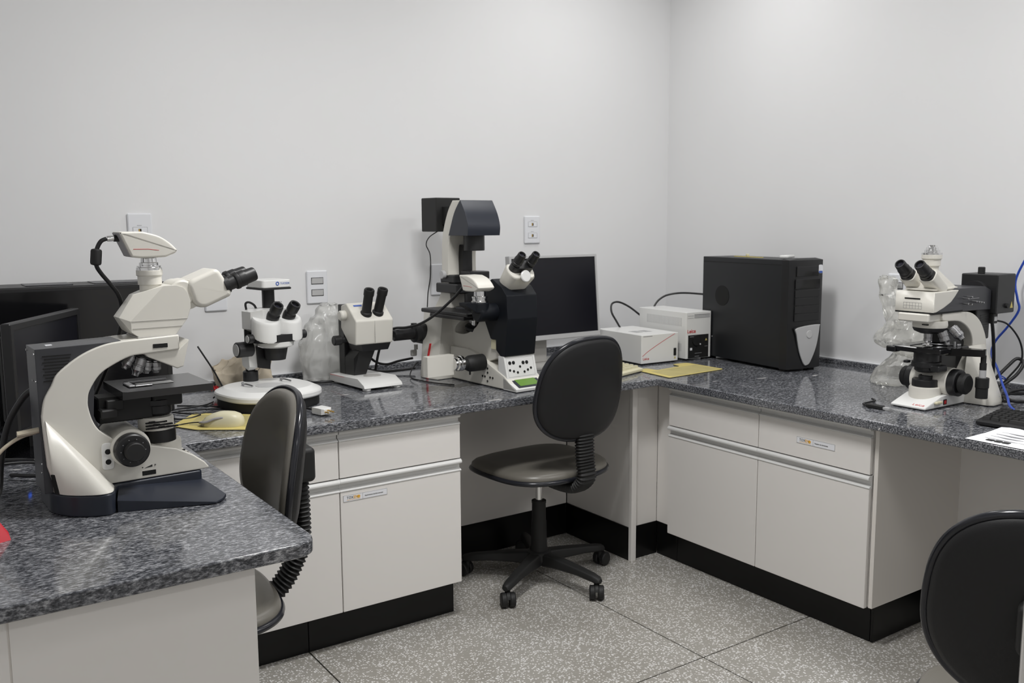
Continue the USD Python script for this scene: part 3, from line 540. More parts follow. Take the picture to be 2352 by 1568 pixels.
# arm, hood, lamp
ao = crom([(-.555, .262), (-.502, .33), (-.491, .406), (-.487, .526), (-.473, .586), (-.443, .650), (-.410, .692)], 5)
ai = crom([(-.344, .691), (-.388, .641), (-.427, .558), (-.443, .496), (-.443, .405), (-.435, .33), (-.425, .262)], 5)
obj('arm', exty(np.vstack([ao, ai]), .012, .146, .003), 'ivory', m2)
hf = crom([(-.345, .692), (-.312, .642), (-.295, .595), (-.298, .558)], 6); hb = crom([(-.427, .558), (-.388, .642), (-.346, .692)], 6)
hood_n = np.vstack([hf, hb[:-1]])
def hoodp(y, f): return np.array([(x+f*(1.0 if i < len(hf) else 0), y, z) for i, (x, z) in enumerate(hood_n)])
hr = [hoodp(.004, 0), hoodp(.079, .010), hoodp(.156, 0)]
hm = loft(hr, cap=False); hm2 = exty(hood_n, .0045, .1555)
obj('hood', hm2, 'navy', m2, smooth=25)
obj('lamp_housing', box(-.635, -.525, .012, .128, .572, .706, .003), 'blackr', m2); obj('lamp_neck', box(-.53, -.44, .04, .11, .60, .67), 'blackr', m2)
obj('lamp_wire', tube([(-.56, .04, .573), (-.575, .01, .55), (-.575, -.005, .52), (-.555, .0, .48), (-.555, .0, .40), (-.57, -.003, .33), (-.575, -.005, .27)], .0022, 6), 'cable', m2)
obj('condenser_tube', xf(lathe([(.040, .500), (.041, .502), (.041, .60), (.02, .60)], 40), (-.362, .079, 0)), 'black', m2, smooth=40)
obj('focus_rail', box(-.452, -.415, .062, .108, .33, .522, .002), 'black', m2)
obj('condenser_carrier', [box(-.51, -.36, -.005, .125, .335, .372, .004), box(-.50, -.40, .01, .13, .372, .405, .004), box(-.40, -.33, .04, .13, .39, .42, .003), xf(lathe([(.035, .29), (.04, .30), (.04, .335), (.03, .337)], 32), (-.362, .079, 0))], 'black', m2)
obj('rail_knob', [cyl((-.47, .012, .405), (-.47, -.004, .405), .0165, n=28, c=.002)], 'silver', m2)
st2 = obj('stage', [box(-.50, -.185, -.082, .24, .262, .277, .003), box(-.43, -.20, -.086, -.04, .250, .263, .002)], 'black', m2)
obj('stage_insert', [cyl((-.362, .079, .2765), (-.362, .079, .281), .075, n=40, c=.001)], 'char', st2)
obj('reflector_tube', [aim(lathe([(.036, 0), (.036, .05), (.033, .052), (.033, .066), (.037, .068), (.037, .076), (.0235, .080), (.022, .165), (.018, .168), (.010, .160)], 32), (-.55, -.012, .174), (0, -1, -.02)), cyl((-.55, -.085, .20), (-.55, -.085, .213), .012, n=16)], 'black', m2)
obj('rear_bracket', [box(-.585, -.53, -.06, -.02, .13, .16, .002)], 'black', m2)
obj('spring_clip', [cyl((-.595, -.05, .10), (-.595, -.05, .12), .008, n=14), box(-.60, -.585, -.075, -.05, .075, .10, .003)], 'putty', m2)
# camera port with camera
obj('port_elbow', [cyl((-.135, .03, .283), (-.135, -.075, .283), .033, n=32, c=.006), cyl((-.135, -.058, .283), (-.135, -.058, .322), .0325, n=32, c=.004), hull([(x, y, z) for x in (-.165, -.12) for y, z in ((-.128, .312), (-.128, .322), (-.03, .322), (-.05, .27))])], 'navyd', m2)
obj('camera_adapter', xf(lathe([(.031, .322), (.031, .326), (.027, .328), (.027, .336), (.029, .337), (.029, .343), (.022, .345), (.021, .362), (.024, .362)], 36), (-.135, -.058, 0)), 'chrome', m2, 'bright chrome camera adapter')
camera_head(m2, lambda m: xf(m, (-.215, -.058, .360)), .072)
obj('camera_cable', tube([(-.205, -.06, .395), (-.235, -.07, .365), (-.28, -.08, .325), (-.35, -.11, .265), (-.42, -.135, .225), (-.50, -.15, .205), (-.58, -.17, .19), (-.62, -.20, .12), (-.63, -.22, .02)], .0052, 10), 'cable', m2, smooth=60)
# binocular
bd2 = np.array([.72, 0, .694]); bo = np.array([-.098, .073, .398])
bs = np.cross((0, 1, 0), bd2)   # across, in the side plane
def bpt(a, y, c): return bo+bd2*a+np.array([0, y, 0])+bs*c
bb = obj('binocular_tube', hull(*[bpt(a, y+r*math.cos(t)*.6, r*math.sin(t)) for a, yy, r in ((-.042, .024, .036), (.045, .036, .038), (.051, .036, .032)) for y in (-yy, yy) for t in np.arange(16)*math.pi/8]), 'ivory', m2, smooth=40)
obj('hinge_disc', [cyl(bpt(.054, 0, .030), bpt(.062, 0, .036), .022, n=30, c=.003)], 'white', bb)
obj('eyepiece_mount', hull(*[bpt(a, y+.019*math.cos(t), -.008+.019*math.sin(t)) for a in (.05, .075) for y in (-.03, .03) for t in np.arange(16)*math.pi/8]), 'black', m2)
for y in (-.032, .032): eyepiece(m2, bpt(.06, y, -.008), bd2, .92, .024)
# ---------------------------------------------------------------- upright microscope at the far right
m3_ = thing('compound_microscope', 'ivory microscope with black lamp box and twin black eyepieces at the far right', 'microscope', (-.632, -1.832, H), 180)
obj('base', exty(rpoly([(0, .003), (0, .010), (-.012, .014), (-.09, .038), (-.24, .048), (-.36, .03), (-.36, .003)], .003, 3), -.122, 0, .003), 'white', m3_)
obj('base_foot', box(-.34, -.008, -.116, -.006, 0, .004), 'blackr', m3_)
ff = obj('flared_foot', hull([(x, y, z) for x, y in ((-.225, -.01), (-.235, .075), (-.25, .088), (-.31, .085), (-.345, .05), (-.36, -.01)) for z in (.003, .014)], [(-.29, .030, .09), (-.345, .025, .085), (-.25, -.010, .19), (-.355, -.010, .19)]), 'ivory', m3_, smooth=45)
obj('rating_label', [box(-.29, -.245, .082-.02*k, .086-.02*k, .0150, .0156) for k in range(0)]+[hull([(-.25, .080, .0265), (-.25, .0795, .0275), (-.30, .079, .0265), (-.30, .0785, .0275), (-.25, .077, .026), (-.30, .076, .026)])], 'blueink', ff)
obj('maker_mark', txt('Leica', .012, (-.0085, -.052, .0128), (0, 1, 0), (-1, 0, .29), .0006), 'red', m3_)
obj('slide_control', [box(-.085, -.05, -.001, .010, .017, .025, .002)], 'mouse', m3_); obj('power_switch', [box(-.120, -.102, -.001, .0025, .010, .027, .001)], 'hole', m3_)
obj('switch_lamp', box(-.116, -.104, .0025, .0032, .013, .024), 'red', m3_, 'red rocker of the power switch')
X0, Y0 = -.100, -.064
obj('lamp_collar', xf(lathe([(.050, .012), (.0495, .060), (.047, .064), (.02, .065)], 48), (X0, Y0, 0)), 'ivory', m3_)
obj('field_lens_ring', xf(lathe([(.041, .064), (.041, .086), (.039, .088), (.022, .088), (.022, .099), (.020, .100), (.017, .098)], 44), (X0, Y0, 0)), 'black', m3_)
a3o = crom([(-.09, .308), (-.235, .306), (-.306, .280), (-.348, .235), (-.368, .185), (-.372, .10), (-.362, .02)], 5)
a3i = crom([(-.20, .035), (-.215, .075), (-.240, .105), (-.270, .150), (-.278, .202), (-.252, .245), (-.196, .274), (-.129, .280)], 5)
obj('stand', exty(np.vstack([a3o, a3i, [(-.09, .285)]]), -.115, -.010, .004, 3), 'ivory', m3_)
obj('rear_shield', [exty([(-.17, .08), (-.205, .08), (-.262, .15), (-.268, .20), (-.246, .24), (-.17, .25)], -.09, -.035)], 'black', m3_)
obj('nose_housing', [box(-.16, -.02, -.125, -.018, .281, .3085, .004)], 'ivory', m3_)
tu = obj('turret_cover', [xf(lathe([(.052, .258), (.054, .268), (.052, .282), (.02, .284)], 44), (X0, Y0+.006, 0))], 'ivory', m3_)
obj('slot', [box(X0+.046, X0+.054, Y0+.01, Y0+.030, .270, .2735)], 'hole', tu)
obj('turret', [xf(lathe([(.03, .240), (.048, .248), (.0525, .256), (.0525, .260), (.03, .262)], 44), (X0, Y0+.006, 0))], 'black', m3_)
objective(m3_, (X0+.012, Y0+.008, .245), (.0, 0, -1), .040, .013); objective(m3_, (X0-.01, Y0+.042, .252), (-.1, .35, -1), .050, .0165); objective(m3_, (X0-.03, Y0+.062, .262), (-.3, .75, -.9), .050, .0165)
obj('objective_tip', [xf(lathe([(.008, .197), (.016, .200), (.016, .204), (.008, .206), (.008, .211)], 24), (X0+.012, Y0+.008, 0))], 'chrome', m3_)
st3 = obj('stage', [box(-.215, -.045, -.155, .014, .178, .196, .003), box(-.075, -.04, -.175, -.14, .173, .192, .003), hull([(-.10, .0, z) for z in (.172, .196)], [(-.15, -.01, z) for z in (.172, .196)], [(-.19, .085, z) for z in (.172, .194)], [(-.165, .095, z) for z in (.172, .194)])], 'gloss', m3_, smooth=25)
obj('slide_holder', [tube([(-.06, -.10, .198), (-.10, -.075, .203), (-.14, -.05, .200), (-.16, -.02, .199)], .0025, 6), box(-.19, -.17, -.10, .0, .196, .203, .001), cyl((-.15, .0, .196), (-.15, .0, .214), .004, n=12)], 'steel', st3, 'bright metal slide holder')
obj('stage_drive', [cyl((-.178, .083, .175), (-.178, .083, .150), .0085, n=20), cyl((-.178, .083, .150), (-.178, .083, .128), .0105, n=20)], 'blackr', m3_)
obj('drive_collar', cyl((-.178, .083, .128), (-.178, .083, .103), .0105, n=22), 'silver', m3_)
obj('drive_knob', [cyl((-.178, .083, .103), (-.178, .083, .070), .0205, n=28, c=.001), cyl((-.178, .083, .070), (-.178, .083, .036), .0185, n=28, c=.001)], 'blackr', m3_)
obj('condenser', [xf(lathe([(.030, .112), (.036, .118), (.036, .128), (.046, .130), (.046, .146), (.040, .148), (.040, .178)], 40), (X0, Y0, 0)), box(X0+.04, X0+.06, Y0-.045, Y0-.03, .142, .150, .001), box(-.21, X0-.02, -.09, -.025, .11, .178, .003), box(X0-.02, X0+.03, Y0+.03, Y0+.062, .118, .138, .003)], 'black', m3_)
for sgn, y0 in ((1, -.002), (-1, -.118)):
    k = obj('focus_knob', [cyl((-.150, y0, .080), (-.150, y0+sgn*.030, .080), .044, n=52, c=.003)], 'black', m3_, smooth=40)
    obj('fine_knob', [cyl((-.150, y0+sgn*.030, .080), (-.150, y0+sgn*.056, .080), .034, n=44, c=.006)], 'blackr', k, smooth=40)
obj('knob_boss', [cyl((-.150, -.125, .080), (-.150, .002, .080), .047, n=48, c=.002)], 'ivory', m3_)
hd3 = obj('upper_head', exty([(-.030, .378), (-.17, .380), (-.15, .360), (-.127, .342), (-.085, .325), (-.045, .3135), (-.030, .3135)], -.142, -.006, .003, 3), 'ivory', m3_)
obj('filter_slit', box(-.032, -.0285, -.108, -.054, .3535, .3575), 'hole', hd3)
obj('scale_grid', [box(-.0304, -.0294, -.112+.0105*k, -.112+.0105*k+.0006, .322, .342) for k in range(7)]+[box(-.0304, -.0294, -.112, -.049, z, z+.0006) for z in (.322, .332, .342)], 'inkg', hd3)
obj('shadow_joint', box(-.20, -.0305, -.141, -.007, .3085, .3135), 'hole', m3_)
bb3 = obj('illuminator_body', exty([(-.172, .380), (-.18, .385), (-.335, .385), (-.375, .37), (-.375, .305), (-.048, .3125), (-.085, .3255), (-.127, .3425), (-.151, .361)], -.138, -.008, .002), 'char', m3_)
obj('slider_pins', [cyl((x, -.010, z), (x, .012, z), .0028, n=10) for x, z in ((-.20, .352), (-.222, .356), (-.20, .335), (-.222, .332), (-.25, .340), (-.265, .338), (-.28, .336), (-.295, .334))]+[box(-.295, -.24, -.009, -.006, .3475, .349)], 'steel', bb3)
obj('rear_cover', [box(-.385, -.30, -.112, -.014, .205, .308, .003)]+[box(-.372, -.325, -.0145, -.0125, .225+.0085*k, .2285+.0085*k) for k in range(8)], 'black', m3_)
lb = obj('lamp_housing', box(-.495, -.378, -.118, .010, .290, .423, .003), 'black', m3_)
obj('lamp_flange', [cyl((-.36, -.06, .355), (-.385, -.06, .355), .045, n=32)], 'black', m3_)
obj('lamp_knob', [cyl((-.40, -.06, .422), (-.40, -.06, .446), .0115, n=24, c=.002)], 'blackr', lb); obj('lamp_screw', [cyl((-.44, .009, .315), (-.44, .018, .315), .008, n=18)], 'blackr', lb)
obj('warning_sticker', [exty([(-.472, .306), (-.486, .306), (-.479, .326)], -.011, -.0095)], 'yellow', lb).GetPrim() if False else obj('warning_sticker', [exty([(-.466, .306), (-.484, .306), (-.475, .328)], .0098, .0108)], 'yellow', lb, 'small yellow warning triangle')
obj('lamp_socket', [box(-.41, -.382, -.045, .0, .256, .292, .002)], 'blackr', m3_); obj('socket_label', box(-.405, -.388, -.0005, .0008, .265, .28), 'silver', m3_)
obj('tube_base', [ext(rpoly([(-.05, -.128), (-.05, -.018), (-.215, -.03), (-.215, -.115)], .02, 5), .381, .388, .002, 2, 'z')], 'ivory', m3_)
obj('prism_body', hull([(x, y, .387) for x, y in ((-.06, -.12), (-.06, -.026), (-.21, -.04), (-.21, -.106))], [(x, y, .445) for x, y in ((-.10, -.098), (-.10, -.048), (-.128, -.056), (-.128, -.09))]), 'ivory', m3_, smooth=40)
ed3 = np.array([.80, 0, .60]); 
for y in (-.110, -.036):
    o = np.array([-.085, y*.92-.006, .397])
    c3 = np.cross((0, 1, 0), ed3)
    sh = lambda q, a, b: np.array([o+ed3*q+np.array([0, 1, 0])*a*np.sign(math.cos(t))*abs(math.cos(t))**.6+c3*b*np.sign(math.sin(t))*abs(math.sin(t))**.6 for t in np.arange(28)*math.pi/14])
    tb = obj('eyepiece_tube', hull(sh(-.03, .026, .023), sh(.052, .0265, .0235), sh(.055, .025, .022)), 'ivory', m3_, smooth=45)
    obj('cuff', hull(sh(.050, .0235, .0215), sh(.064, .0205, .0195)), 'black', tb, smooth=45)
    eyepiece(m3_, o+ed3*.06, ed3, 1.04, .004)
obj('photo_tube', xf(lathe([(.0225, .40), (.0225, .456), (.0275, .458), (.0275, .478), (.0315, .481), (.0315, .494), (.029, .495)], 40), (-.130, -.082, 0)), 'ivory', m3_)
obj('camera_adapter', xf(lathe([(.0315, .494), (.0315, .500), (.024, .501), (.0235, .509), (.0195, .510), (.0185, .518), (.0145, .520), (.0135, .525), (.006, .526)], 36), (-.130, -.082, 0)), 'chrome', m3_, 'bright stepped chrome adapter')
# ---------------------------------------------------------------- small stereo microscope with twin tall eyepieces
e0 = (-1.9316, -.4525)
s2 = thing('stereo_microscope', 'small cream stereo microscope with two tall black eyepiece tubes on a wedge shaped base', 'microscope', (*e0, H), -88)
bp2 = obj('base', hull([(x, y, z) for x, z in ((-.272, .008), (-.272, .034), (.0, .010), (-.006, .020), (-.055, .040)) for y in (-.008 if x < -.06 else .0, .158 if x > -.2 else .15)]), 'white', s2)
obj('red_line', hull([(-.268, -.0092, .0325), (-.268, -.0085, .0340), (-.15, -.0075, .0345), (-.15, -.0070, .0355)]), 'red', bp2)
for x, y in ((-.018, .018), (-.018, .142), (-.25, .015), (-.25, .14)): obj('foot', cyl((x, y, 0), (x, y, .016), .0155, n=26, c=.002), 'white', s2)
obj('stage_plate', [cyl((-.10, .085, .0385), (-.10, .085, .0405), .033, n=36)], 'putty', bp2)
obj('column', [box(-.262, -.215, .030, .062, .034, .30, .002)], 'black', s2)
obj('arm', hull([(-.235, y, z) for y in (.03, .085) for z in (.036, .10)], [(-.15, y, z) for y in (.035, .085) for z in (.038, .10)], [(-.17, .05, .13), (-.13, .05, .132), (-.13, .115, .13), (-.22, .05, .13)]), 'black', s2)
obj('objective_housing', hull([(x, y, .134) for x in (-.20, -.095) for y in (.045, .152)], [(x, y, .160) for x in (-.20, -.088) for y in (.038, .160)]), 'black', s2)
hp = [(-.085, .160), (-.078, .250), (-.100, .268), (-.155, .312), (-.20, .300), (-.205, .215), (-.145, .162)]
hh = obj('head', exty(rpoly(hp, .006, 3), .012, .168, .005, 3), 'ivory', s2)
obj('centre_seam', box(-.0805, -.078, .0895, .0903, .165, .248), 'putty', hh)
obj('blue_lettering', [box(0, .034, -.004, .004, 0, .0006).apply_transform(np.array([[0, -.77, .63, -.141], [1, 0, 0, .035], [0, .63, .77, .3012], [0, 0, 0, 1]]))], 'blueink', hh)
obj('side_knob', [cyl((-.165, .014, .266), (-.165, -.012, .266), .019, n=28, c=.004)], 'ivory', s2); obj('focus_knob', [cyl((-.18, .03, .172), (-.18, -.020, .172), .012, n=20), cyl((-.18, .0, .172), (-.18, -.032, .172), .0185, n=30, c=.003)], 'black', s2)
for y, dy in ((.070, -.02), (.118, .06)):
    d = np.array([.36, dy, .93]); o = np.array([-.112, y, .262])
    e = obj('eyepiece_tube', aim(lathe([(.022, 0), (.0215, .018), (.0175, .021), (.0175, .085), (.0195, .088), (.0195, .108), (.017, .112), (.012, .110), (.010, .100), (0, .099)], 30), o, d), 'blackr', s2, smooth=40)
    d = d/np.linalg.norm(d); obj('lens', cyl(o+d*.0995, o+d*.1005, .0095), 'glass', e)
# ---------------------------------------------------------------- white stereo microscope with its own camera, behind the left chair
s1o = (-2.344, -.536)
s1_ = thing('stereo_microscope', 'white stereo microscope with a flat camera on top and oval base, behind the left chair', 'microscope', (*s1o, H), -80)
def ov(s, z): p = sup(72, .160*s, .165*s, 2.7); return np.c_[p[:, 0]-.065, p[:, 1]+.065, np.full(72, z)]
obj('base_skirt', loft([ov(.93, 0), ov(.95, .004), ov(.95, .034)]), 'blackr', s1_, smooth=40)
bs1 = obj('base', loft([ov(.985, .033), ov(1, .037), ov(1, .048), ov(.985, .053), ov(.83, .0655), ov(.81, .066)]), 'white', s1_, smooth=25)
obj('stage_plate', [cyl((-.055, .065, .0655), (-.055, .065, .0672), .047, n=44)], 'plateg', bs1)
for y in (-.005, .14): obj('stage_clip', [tube([(-.11, y, .068), (-.09, y, .074), (-.06, y+.01, .070)], .003, 6), cyl((-.11, y, .066), (-.11, y, .078), .004, n=12)], 'steel', bs1)
obj('column_foot', [xf(lathe([(.026, .064), (.026, .098), (.022, .102)], 30), (-.185, .066, 0))], 'black', s1_)
obj('column', [cyl((-.185, .066, .09), (-.185, .066, .28), .016, n=28)], 'black', s1_)
obj('focus_arm', [hull([(x, y, z) for x in (-.20, -.15) for y, z in ((.045, .12), (.075, .115), (.04, .20), (.08, .205))], [(-.17, .05, .105), (-.17, .07, .105)])], 'white', s1_)
obj('focus_knob', [cyl((-.155, .058, .182), (-.155, .0, .182), .0265, n=36, c=.003)], 'black', s1_); obj('knob_cap', [cyl((-.155, .001, .182), (-.155, -.0015, .182), .0205, n=32)], 'plateg', s1_)
obj('objective_barrel', hull([np.array([-.115+.040*math.cos(t), .128+.042*math.sin(t), .186]) for t in np.arange(24)*math.pi/12], [np.array([-.115+.034*math.cos(t), .126+.034*math.sin(t), .142]) for t in np.arange(24)*math.pi/12]), 'black', s1_, smooth=40)
obj('stand_arm', [hull([(x, y, z) for x in (-.19, -.14) for y, z in ((.07, .19), (.125, .17), (.075, .115), (.118, .105))])], 'black', s1_)
obj('ring_mount', xf(lathe([(.046, .184), (.060, .190), (.062, .206), (.03, .207)], 44), (-.12, .132, 0)), 'white', s1_)
obj('zoom_band', [hull(*[np.array([(-.112+.0515*math.cos(t), y+.0515*math.sin(t), z) for t in np.arange(24)*math.pi/12]) for y in (.092, .172) for z in (.206, .232)])], 'black', s1_, smooth=40)
for y0, y1 in ((.085, .022), (.18, .246)): obj('zoom_knob', [cyl((-.115, y0, .221), (-.115, y1, .221), .0155, n=28, c=.002)], 'black', s1_)
obj('zoom_knob_cap', [cyl((-.115, .0225, .221), (-.115, .0205, .221), .0125, n=26)], 'plateg', s1_)
def lobe(y, sl): return hull(*[np.array([(-.108+r*math.cos(t), y+r*math.sin(t), z-sl*(.5+.5*math.cos(t))) for t in np.arange(32)*math.pi/16]) for r, z in ((.047, .233), (.049, .239), (.049, .292), (.044, .302))])
obj('head', [lobe(.090, .028), lobe(.174, .028), hull([(x, y, z) for x in (-.19, -.10) for y in (.075, .19) for z in (.23, .318)], [(-.19, .045, .31), (-.13, .045, .31), (-.19, .045, .25), (-.13, .045, .25)])], 'white', s1_, smooth=40)
for y, dy in ((.108, .05), (.168, .14)):
    d = np.array([.62, dy, .78]); o = np.array([-.108, y, .274])
    e = obj('eyepiece_tube', aim(lathe([(.0225, 0), (.022, .03), (.0215, .034), (.0175, .038), (.0175, .044), (.0205, .048), (.0205, .070), (.0185, .078), (.0135, .077), (.0115, .066), (0, .065)], 30), o, d), 'black', s1_, smooth=40)
    d = d/np.linalg.norm(d); obj('lens', cyl(o+d*.066, o+d*.067, .0105), 'glass', e)
obj('camera_neck', [cyl((-.16, .132, .315), (-.16, .132, .384), .0215, n=30)], 'black', s1_); obj('clamp_screw', [cyl((-.15, .152, .335), (-.14, .172, .335), .004, n=12)], 'chrome', s1_)
obj('camera_plate', box(-.215, -.10, .078, .189, .383, .390, .002), 'blackr', s1_)
ch = obj('camera_head', ext(rpoly([(-.215, .078), (-.10, .078), (-.10, .189), (-.215, .189)], .015, 5), .390, .4165, .003, 3, 'z'), 'white', s1_)
obj('round_mark', [aim(trimesh.creation.torus(.0052, .0015), (-.0995, .135, .404), (1, 0, 0))], 'blueink', ch); obj('lettering', [txt('TUCSEN', .0065, (-.0998, .145, .401), (0, 1, 0), (0, 0, 1), .0006)], 'blueink', ch)
obj('carry_hook', tube([(-.18, .058, .315), (-.18, .056, .335), (-.175, .066, .340), (-.17, .082, .330), (-.17, .09, .315)], .004, 8), 'black', s1_)
# ---------------------------------------------------------------- flat monitor and what stands around it
lm = thing('flat_monitor', 'silver framed flat monitor with a dark screen on the back worktop', 'monitor', (-.995, -.385, H), 0)
tl = lambda m: xf(xf(m, (0, 0, -.118)), (0, 0, .118), rx=0).apply_transform(trimesh.transformations.rotation_matrix(math.radians(-5), (1, 0, 0), (0, 0, .118)))
fr1 = diff(box(-.232, .232, 0, .030, .115, .472, .002), box(-.221, .221, -.01, .004, .136, .460))
obj('frame', tl(fr1), 'silver', lm); obj('screen', tl(box(-.2205, .2205, .0035, .006, .1365, .4595)), 'screen', lm)
obj('back_shell', tl(box(-.17, .17, .03, .06, .16, .43, .01)), 'greyp', lm); obj('neck', [box(-.13, -.02, .055, .085, .012, .30, .004)], 'putty', lm); obj('foot', ext(rpoly([(-.19, -.05), (.10, -.05), (.12, .17), (-.21, .17)], .03, 5), 0, .014, .003, 2, 'z'), 'putty', lm)
a = thing('power_adapter', 'small black ribbed power adapter behind the middle chair beneath the flat monitor', 'adapter', (-.93, -.47, H), 10)
obj('body', [box(-.045, .045, -.03, .03, 0, .032, .003), box(-.043, .043, -.029, .029, .036, .056, .003), box(-.04, .04, -.027, .027, .030, .038)], 'blackr', a); obj('plug', cyl((-.01, -.01, .066), (.05, -.01, .066), .010, n=20), 'white', a, 'white plug end'); obj('lead', tube([(-.06, .02, .10), (-.05, .0, .07), (-.03, -.01, .058)], .003, 6), 'cable', a)
def keyboard(label, loc, rz, body, keym, W=.44, D=.155, shown=0, group=None):
    k = thing('keyboard', label, 'keyboard', loc, rz)
    obj('body', ext(rpoly([(0, .004), (0, .016), (.02, .019), (D-.01, .030), (D, .026), (D, .004)], .003, 2), 0, W, .004, 2, 'x') if False else xf(exty(rpoly([(0, .003), (0, .014), (.02, .018), (D-.01, .030), (D, .026), (D, .003)], .003, 2), -W, 0, .004), (0, 0, 0)), body, k)
    obj('pads', [box(x, x+.02, -y-.02, -y, 0, .004) for x in (.01, D-.03) for y in (.01, W-.03)], 'blackr', k)
    rest = []; n = int((W-.02)/.0192)
    for r in range(6):
        x = .018+.0215*r+(.006 if r == 5 else 0); z = .0165+.088*(x-.005)
        c = 0; y = .010
        while y < W-.024:
            w = .0178 if r else (.024 if c != 3 else .115)
            b = hull([(x+u*.0172, -(y+v*w), z) for u in (0, 1) for v in (0, 1)], [(x+.0025+u*.0115, -(y+.0028+v*(w-.0056)), z+.0085) for u in (0, 1) for v in (0, 1)])
            if c < shown: obj('key', b, keym, k)
            else: rest.append(b)
            y += w+.0014; c += 1
    if rest: obj('keys', rest, keym, k, kind='stuff')
    return k
keyboard('yellowed ivory keyboard half hidden behind the backrest of the middle chair', (-1.233, -.844, H), 107, 'mouse', 'mouse')
keyboard('black keyboard at the right edge beside the printed sheet', (-.693, -2.028, H), 4, 'black', 'blackr', shown=9)
# ---------------------------------------------------------------- lamp power supplies
def vents(x0, x1, y, z0, z1, n): return [box(x0+(x1-x0)*k/n, x0+(x1-x0)*(k+.45)/n, y-.0006, y+.0006, z0, z1) for k in range(n)]
p1 = thing('power_supply', 'low white power supply box with a diagonal red line, left of the taller box', 'power supply', (-.712, -.592, H), -3)
obj('case', box(0, .205, 0, .31, .006, .129, .0015), 'white', p1); obj('feet', [box(x, x+.02, y, y+.02, 0, .007) for x in (.01, .175) for y in (.01, .28)], 'blackr', p1); obj('gap', box(.002, .203, .003, .30, .003, .0065), 'hole', p1)
obj('diagonal_line', [hull([(.006+.18*t, -.0006, .037+.087*t**.85) for t in (u, u+.125)], [(.006+.18*t, -.0006, .0395+.0865*t**.85) for t in (u, u+.125)], [(.006+.18*t, .001, .038+.087*t**.85) for t in (u, u+.125)]) for u in np.arange(8)/8], 'red', p1)
obj('maker_mark', txt('Leica', .010, (.008, -.0004, .022), (1, 0, 0), (0, 0, 1), .0006), 'red', p1); obj('rocker_switch', box(.180, .194, -.003, .001, .030, .062, .001), 'hole', p1); obj('warning_mark', exty([(.182, .016), (.194, .016), (.188, .026)], -.0006, .001), 'yellow', p1)
obj('top_vents', [box(.045+.05*k, .085+.05*k, .09+.012*j, .096+.012*j, .1288, .1294) for k in range(2) for j in range(5)], 'inkg', p1); obj('print', box(.01, .06, -.0005, .001, .121, .124), 'inkg', p1)
p2_ = thing('power_supply', 'taller white power supply box with a black dial panel beside the black computer tower', 'power supply', (-.468, -.612, H), -3)
obj('case', box(0, .145, 0, .32, .008, .213, .0015), 'white', p2_); obj('feet', [box(x, x+.02, y, y+.02, 0, .009) for x in (.01, .115) for y in (.01, .29)], 'blackr', p2_)
obj('side_vents', [box(-.0006, .001, .03+.0085*k, .034+.0085*k, .150, .188) for k in range(28)], 'plateg', p2_, kind='stuff'); obj('lower_vents', [box(-.0006, .001, .03+.0085*k, .034+.0085*k, .04, .075) for k in range(5)], 'plateg', p2_, kind='stuff')
pp2 = obj('dial_panel', box(.012, .131, -.002, .002, .010, .112, .0008), 'hole', p2_)
obj('dial', [cyl((.055, -.002, .088), (.055, -.008, .088), .022, n=28)], 'blackr', pp2); obj('indicator', [cyl((.080, -.002, .070), (.080, -.005, .070), .0035, n=14), box(.022, .034, -.003, -.0015, .045, .056)], 'plate', pp2); obj('warning_mark', exty([(.110, .084), (.122, .084), (.116, .094)], -.003, -.0015), 'yellow', pp2)
obj('print', [box(.02+.0, .06, -.003, -.0018, .104, .106), box(.05, .09, -.003, -.0018, .03, .0315), box(.108, .124, -.003, -.0018, .058, .0595), box(.05, .075, -.003, -.0018, .016, .018)], 'inkg', pp2)
obj('rating_print', [box(.008, .042, -.0006, .001, .196-.010*k, .1975-.010*k) for k in range(2)]+[box(.046, .138, -.0006, .001, .186+.006*k, .189+.006*k) for k in range(3)]+[box(.046, .138, -.0005, .001, .1985+.003, .2025)], 'inkg', p2_)
obj('maker_mark', txt('Leica', .014, (.006, -.0004, .122), (1, 0, .0), (0, 0, 1), .0006, True), 'red', p2_)
t = thing('cable', 'black cord looping above the low white power supply box', 'cable'); obj('cord', tube([(-.575, -.30, H+.126), (-.60, -.30, H+.16), (-.615, -.285, H+.20), (-.60, -.27, H+.235), (-.55, -.26, H+.24), (-.49, -.265, H+.215), (-.44, -.285, H+.175)], .0045, 8), 'cable', t)
t = thing('cable', 'short black cord between the taller power supply box and the black tower', 'cable'); obj('cord', tube([(-.375, -.305, H+.20), (-.36, -.30, H+.22), (-.33, -.30, H+.245), (-.295, -.32, H+.265), (-.25, -.38, H+.275), (-.24, -.545, H+.275)], .0045, 8), 'cable', t)
y = thing('card_folder', 'flat yellow card folder with cut tabs lying in the corner before the white boxes', 'folder')
yp = [(-.822, -.683), (-.843, -.896), (-.514, -.874), (-.510, -.690), (-.516, -.662), (-.592, -.656), (-.604, -.714), (-.752, -.733), (-.757, -.673)]
obj('card', ext(rpoly(yp, .012, 3), H+.0022, H+.0034, 0, 1, 'z'), 'yellow', y); obj('backing', ext(rpoly([(a*.998-.0012, b*1.0) for a, b in yp], .012, 3), H, H+.0022, 0, 1, 'z'), 'blackr', y); obj('printed_field', ext(rpoly([(-.80, -.745), (-.815, -.885), (-.53, -.865), (-.525, -.725)], .004, 2), H+.0034, H+.0037, 0, 1, 'z'), 'yellowd', y)
